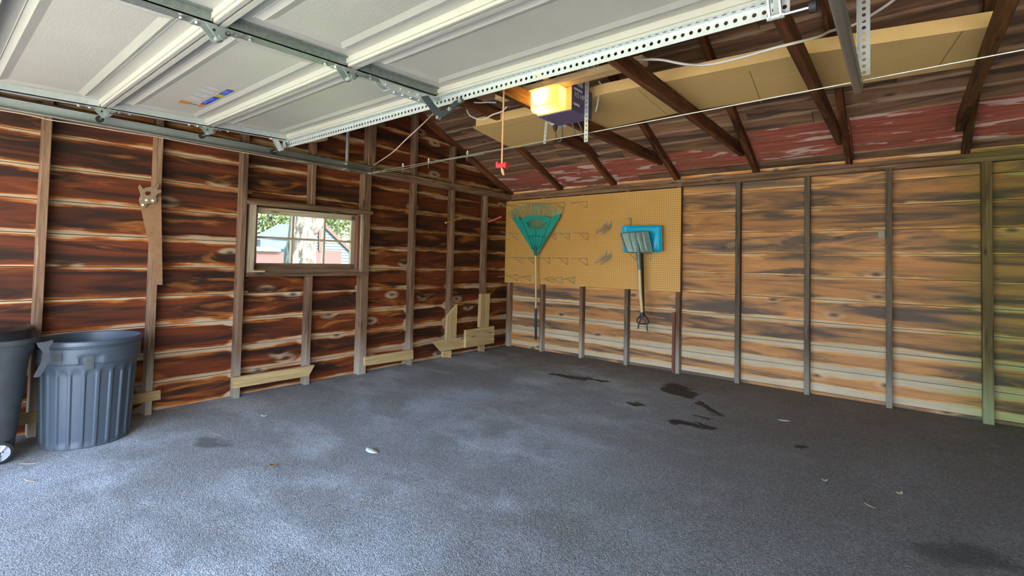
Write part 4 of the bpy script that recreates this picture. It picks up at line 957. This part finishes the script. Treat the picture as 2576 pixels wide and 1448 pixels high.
bit('paper_scrap', 2075, 1210, .014, .01, .3, 'paper', 'tiny white chip on the right part of the floor', 'scrap')
bit('wood_chip', 2262, 1242, .02, .011, .8, 'straw', 'small tan wood chip on the right foreground asphalt', 'chip')
bit('wood_chip', 2188, 1272, .03, .005, -.6, 'straw', 'thin tan splinter lying left of the tan wood chip', 'chip', .002)
bit('straw_stem', 74, 1166, .05, .004, .9, 'straw', 'dry straw stem lying below the two bins', 'straw', .002)
bit('straw_stem', 74, 1209, .045, .004, .4, 'straw', 'dry straw stem nearest the lower left corner', 'straw', .002)
bit('straw_stem', 545, 1093, .05, .002, .3, 'straw', 'thin dry stem beside the faint brown floor stain', 'straw', .002)

# ------------------------------------------------------------------ beyond the window
X0 = -26.
def HP(x, y, X=X0): return PX(x, y, 0, X)
hs = tag(empty('neighbour_house', HP(803, 664)), 'light blue clapboard outbuilding with red trim seen through the window', 'building')
pk, el, er = HP(803, 556), HP(700, 625), HP(892, 642)
M['clap'] = plain('blue_clapboard', (.03, .075, .11), .7); M['trimred'] = plain('red_trim', (.06, .006, .005), .6); M['shingle'] = plain('grey_shingles', (.03, .042, .075), .9, 0, .3, 6); M['reddoor'] = plain('dark_red_door', (.05, .009, .010), .6, 0, .25, 3)
gb = HP(803, 700).z; yl, yr = HP(725, 640).y, HP(882, 640).y
mb = MB(); mb.prism([(X0, yl, gb-2.5), (X0, yr, gb-2.5), (X0, yr, er.z+.25), (X0, pk.y, pk.z-.05), (X0, yl, HP(725, 600).z)], (-6, 0, 0)); local(mb.build('wall', 'clap', None), hs)
k = gb-2.0
while k < pk.z-.15:
    ya = max(yl, pk.y-(pk.z-.1-k)*1.35); yb = min(yr, pk.y+(pk.z-.1-k)*1.35)
    if yb-ya > .2: mb = MB(); mb.prism([(X0, ya, k), (X0, yb, k), (X0+.05, yb, k), (X0+.05, ya, k)], (0, 0, .17)) ; mb.v = [(p[0]-(.05 if p[0] > X0 and p[2] > k+.1 else 0), p[1], p[2]) for p in mb.v]; local(mb.build('clapboard', 'clap', None), hs)
    k += .2
def hb(n, a, b, wv, m, dx=.1): beam(n, a+Vector((dx, 0, 0)), b+Vector((dx, 0, 0)), wv, .12, m, hs, (0, 0, 1))
hb('rake_trim', pk, er, .22, 'trimred'); hb('corner_trim', HP(803, 565), HP(802, 640), .2, 'trimred') if False else beam('corner_trim', HP(803, 562)+Vector((.1, 0, 0)), HP(803, 632)+Vector((.1, 0, 0)), .2, .1, 'trimred', hs, (0, 1, 0))
mb = MB(); d0, d1, d2 = HP(792, 628), HP(858, 630), HP(858, 664); mb.box((X0+.02, d0.y, gb-2.4), (X0+.09, d1.y, d0.z)); local(mb.build('door', 'reddoor', None), hs)
# porch roof and red shed on the left of it
q = [HP(672, 597, -24), HP(725, 563, -27), HP(735, 610, -27), HP(716, 624, -23.5), HP(655, 621, -23.5)]
mb = MB(); mb.prism([HP(672, 597, -25), HP(724, 563, -25), HP(724, 600, -25)], (-1.5, 0, 0)); mb.prism([HP(655, 602, -24), HP(726, 606, -24), HP(714, 626, -24), HP(655, 621, -24)], (-.5, 0, 0)); local(mb.build('porch_roof', 'shingle', None), hs)
mb = MB(); a_, b_ = HP(640, 632, -24.3), HP(714, 632, -24.3); mb.box((-25.3, a_.y, a_.z-3), (-24.3, b_.y, a_.z)); local(mb.build('porch_wall', 'reddoor', None), hs)
mb = MB(); a_, b_ = HP(640, 620, -24.1), HP(706, 632, -24.1); mb.box((-24.3, a_.y, b_.z), (-24.1, b_.y, a_.z)); local(mb.build('fascia', plain('white_fascia', (.8, .8, .8), .6), None), hs)
tr = tag(empty('yard_tree', (HP(757, 664, -7).x, HP(755, 664, -7).y, -.12)), 'thick pale-barked tree trunk outside the window', 'tree')
tc = tr.location.y
t = NT('bark'); P_ = t.pos(); x_, y_, z_ = t.sep(P_); nb_ = t.noise(t.comb(t.math('MULTIPLY', x_, 9), t.math('MULTIPLY', y_, 9), t.math('MULTIPLY', z_, 3)), 1, 5, .65, .6); M['bark'] = t.base(t.mix(t.sstep(nb_, .42, .6), (.02, .018, .015), (.13, .12, .10)), .9); t.bump(nb_, .8, .05)
mb = MB(); mb.lathe([(.52, 0), (.42, .25), (.37, .8), (.32, 1.4), (.29, 1.9), (.27, 2.5), (.24, 3.4), (.16, 5)], 24, (-7, tc, -.12), 0, lambda a, z: .03*math.sin(5*a+z)+.02*math.sin(9*a-2*z)); local(mb.build('trunk', 'bark', None, True), tr)
mb = MB(); mb.tube(spline([(-7, tc+.1, 1.6), (-6.9, tc+.35, 2.0), (-6.8, tc+.55, 2.6), (-6.7, tc+.9, 3.4)], 5), [.12]*16, 8); local(mb.build('branch', 'bark', None, True), tr)
M['foliage'] = plain('foliage', (.05, .07, .022), .8, 0, .3, 3)
for i, (px, py, X, rr_) in enumerate(((690, 560, -35, 2.0), (735, 535, -44, 3.0), (850, 560, -37, 2.2), (915, 575, -46, 2.8), (785, 515, -56, 4.))):
    c = HP(px, py, X); ft = tag(empty('background_tree', (c.x, c.y, -.12)), ['loose green tree behind the outbuilding at the window left', 'leafy tree top left of the big trunk', 'leafy tree right of the blue gable', 'bushy tree at the right edge of the window view', 'tall tree straight behind the big trunk'][i], 'tree', 'trees seen through the window')
    mb = MB(); rg = random.Random(i)
    for k in range(900):
        d = Vector((rg.gauss(0, 1), rg.gauss(0, 1), rg.gauss(0, 1))); d = d.normalized()*rr_*rg.uniform(.25, 1); p = c+d; a = Vector((rg.uniform(-1, 1), rg.uniform(-1, 1), rg.uniform(-1, 1))).normalized()*.16; b = a.orthogonal().normalized()*.10
        mb.add([p-a, p+b, p+a, p-b], [(0, 1, 2, 3)])
    local(mb.build('leaf_crown', 'foliage', None), ft)
    mb = MB(); mb.tube([(c.x, c.y, -.12), (c.x, c.y, c.z)], [.22, .1], 8); local(mb.build('trunk', 'bark', None), ft)
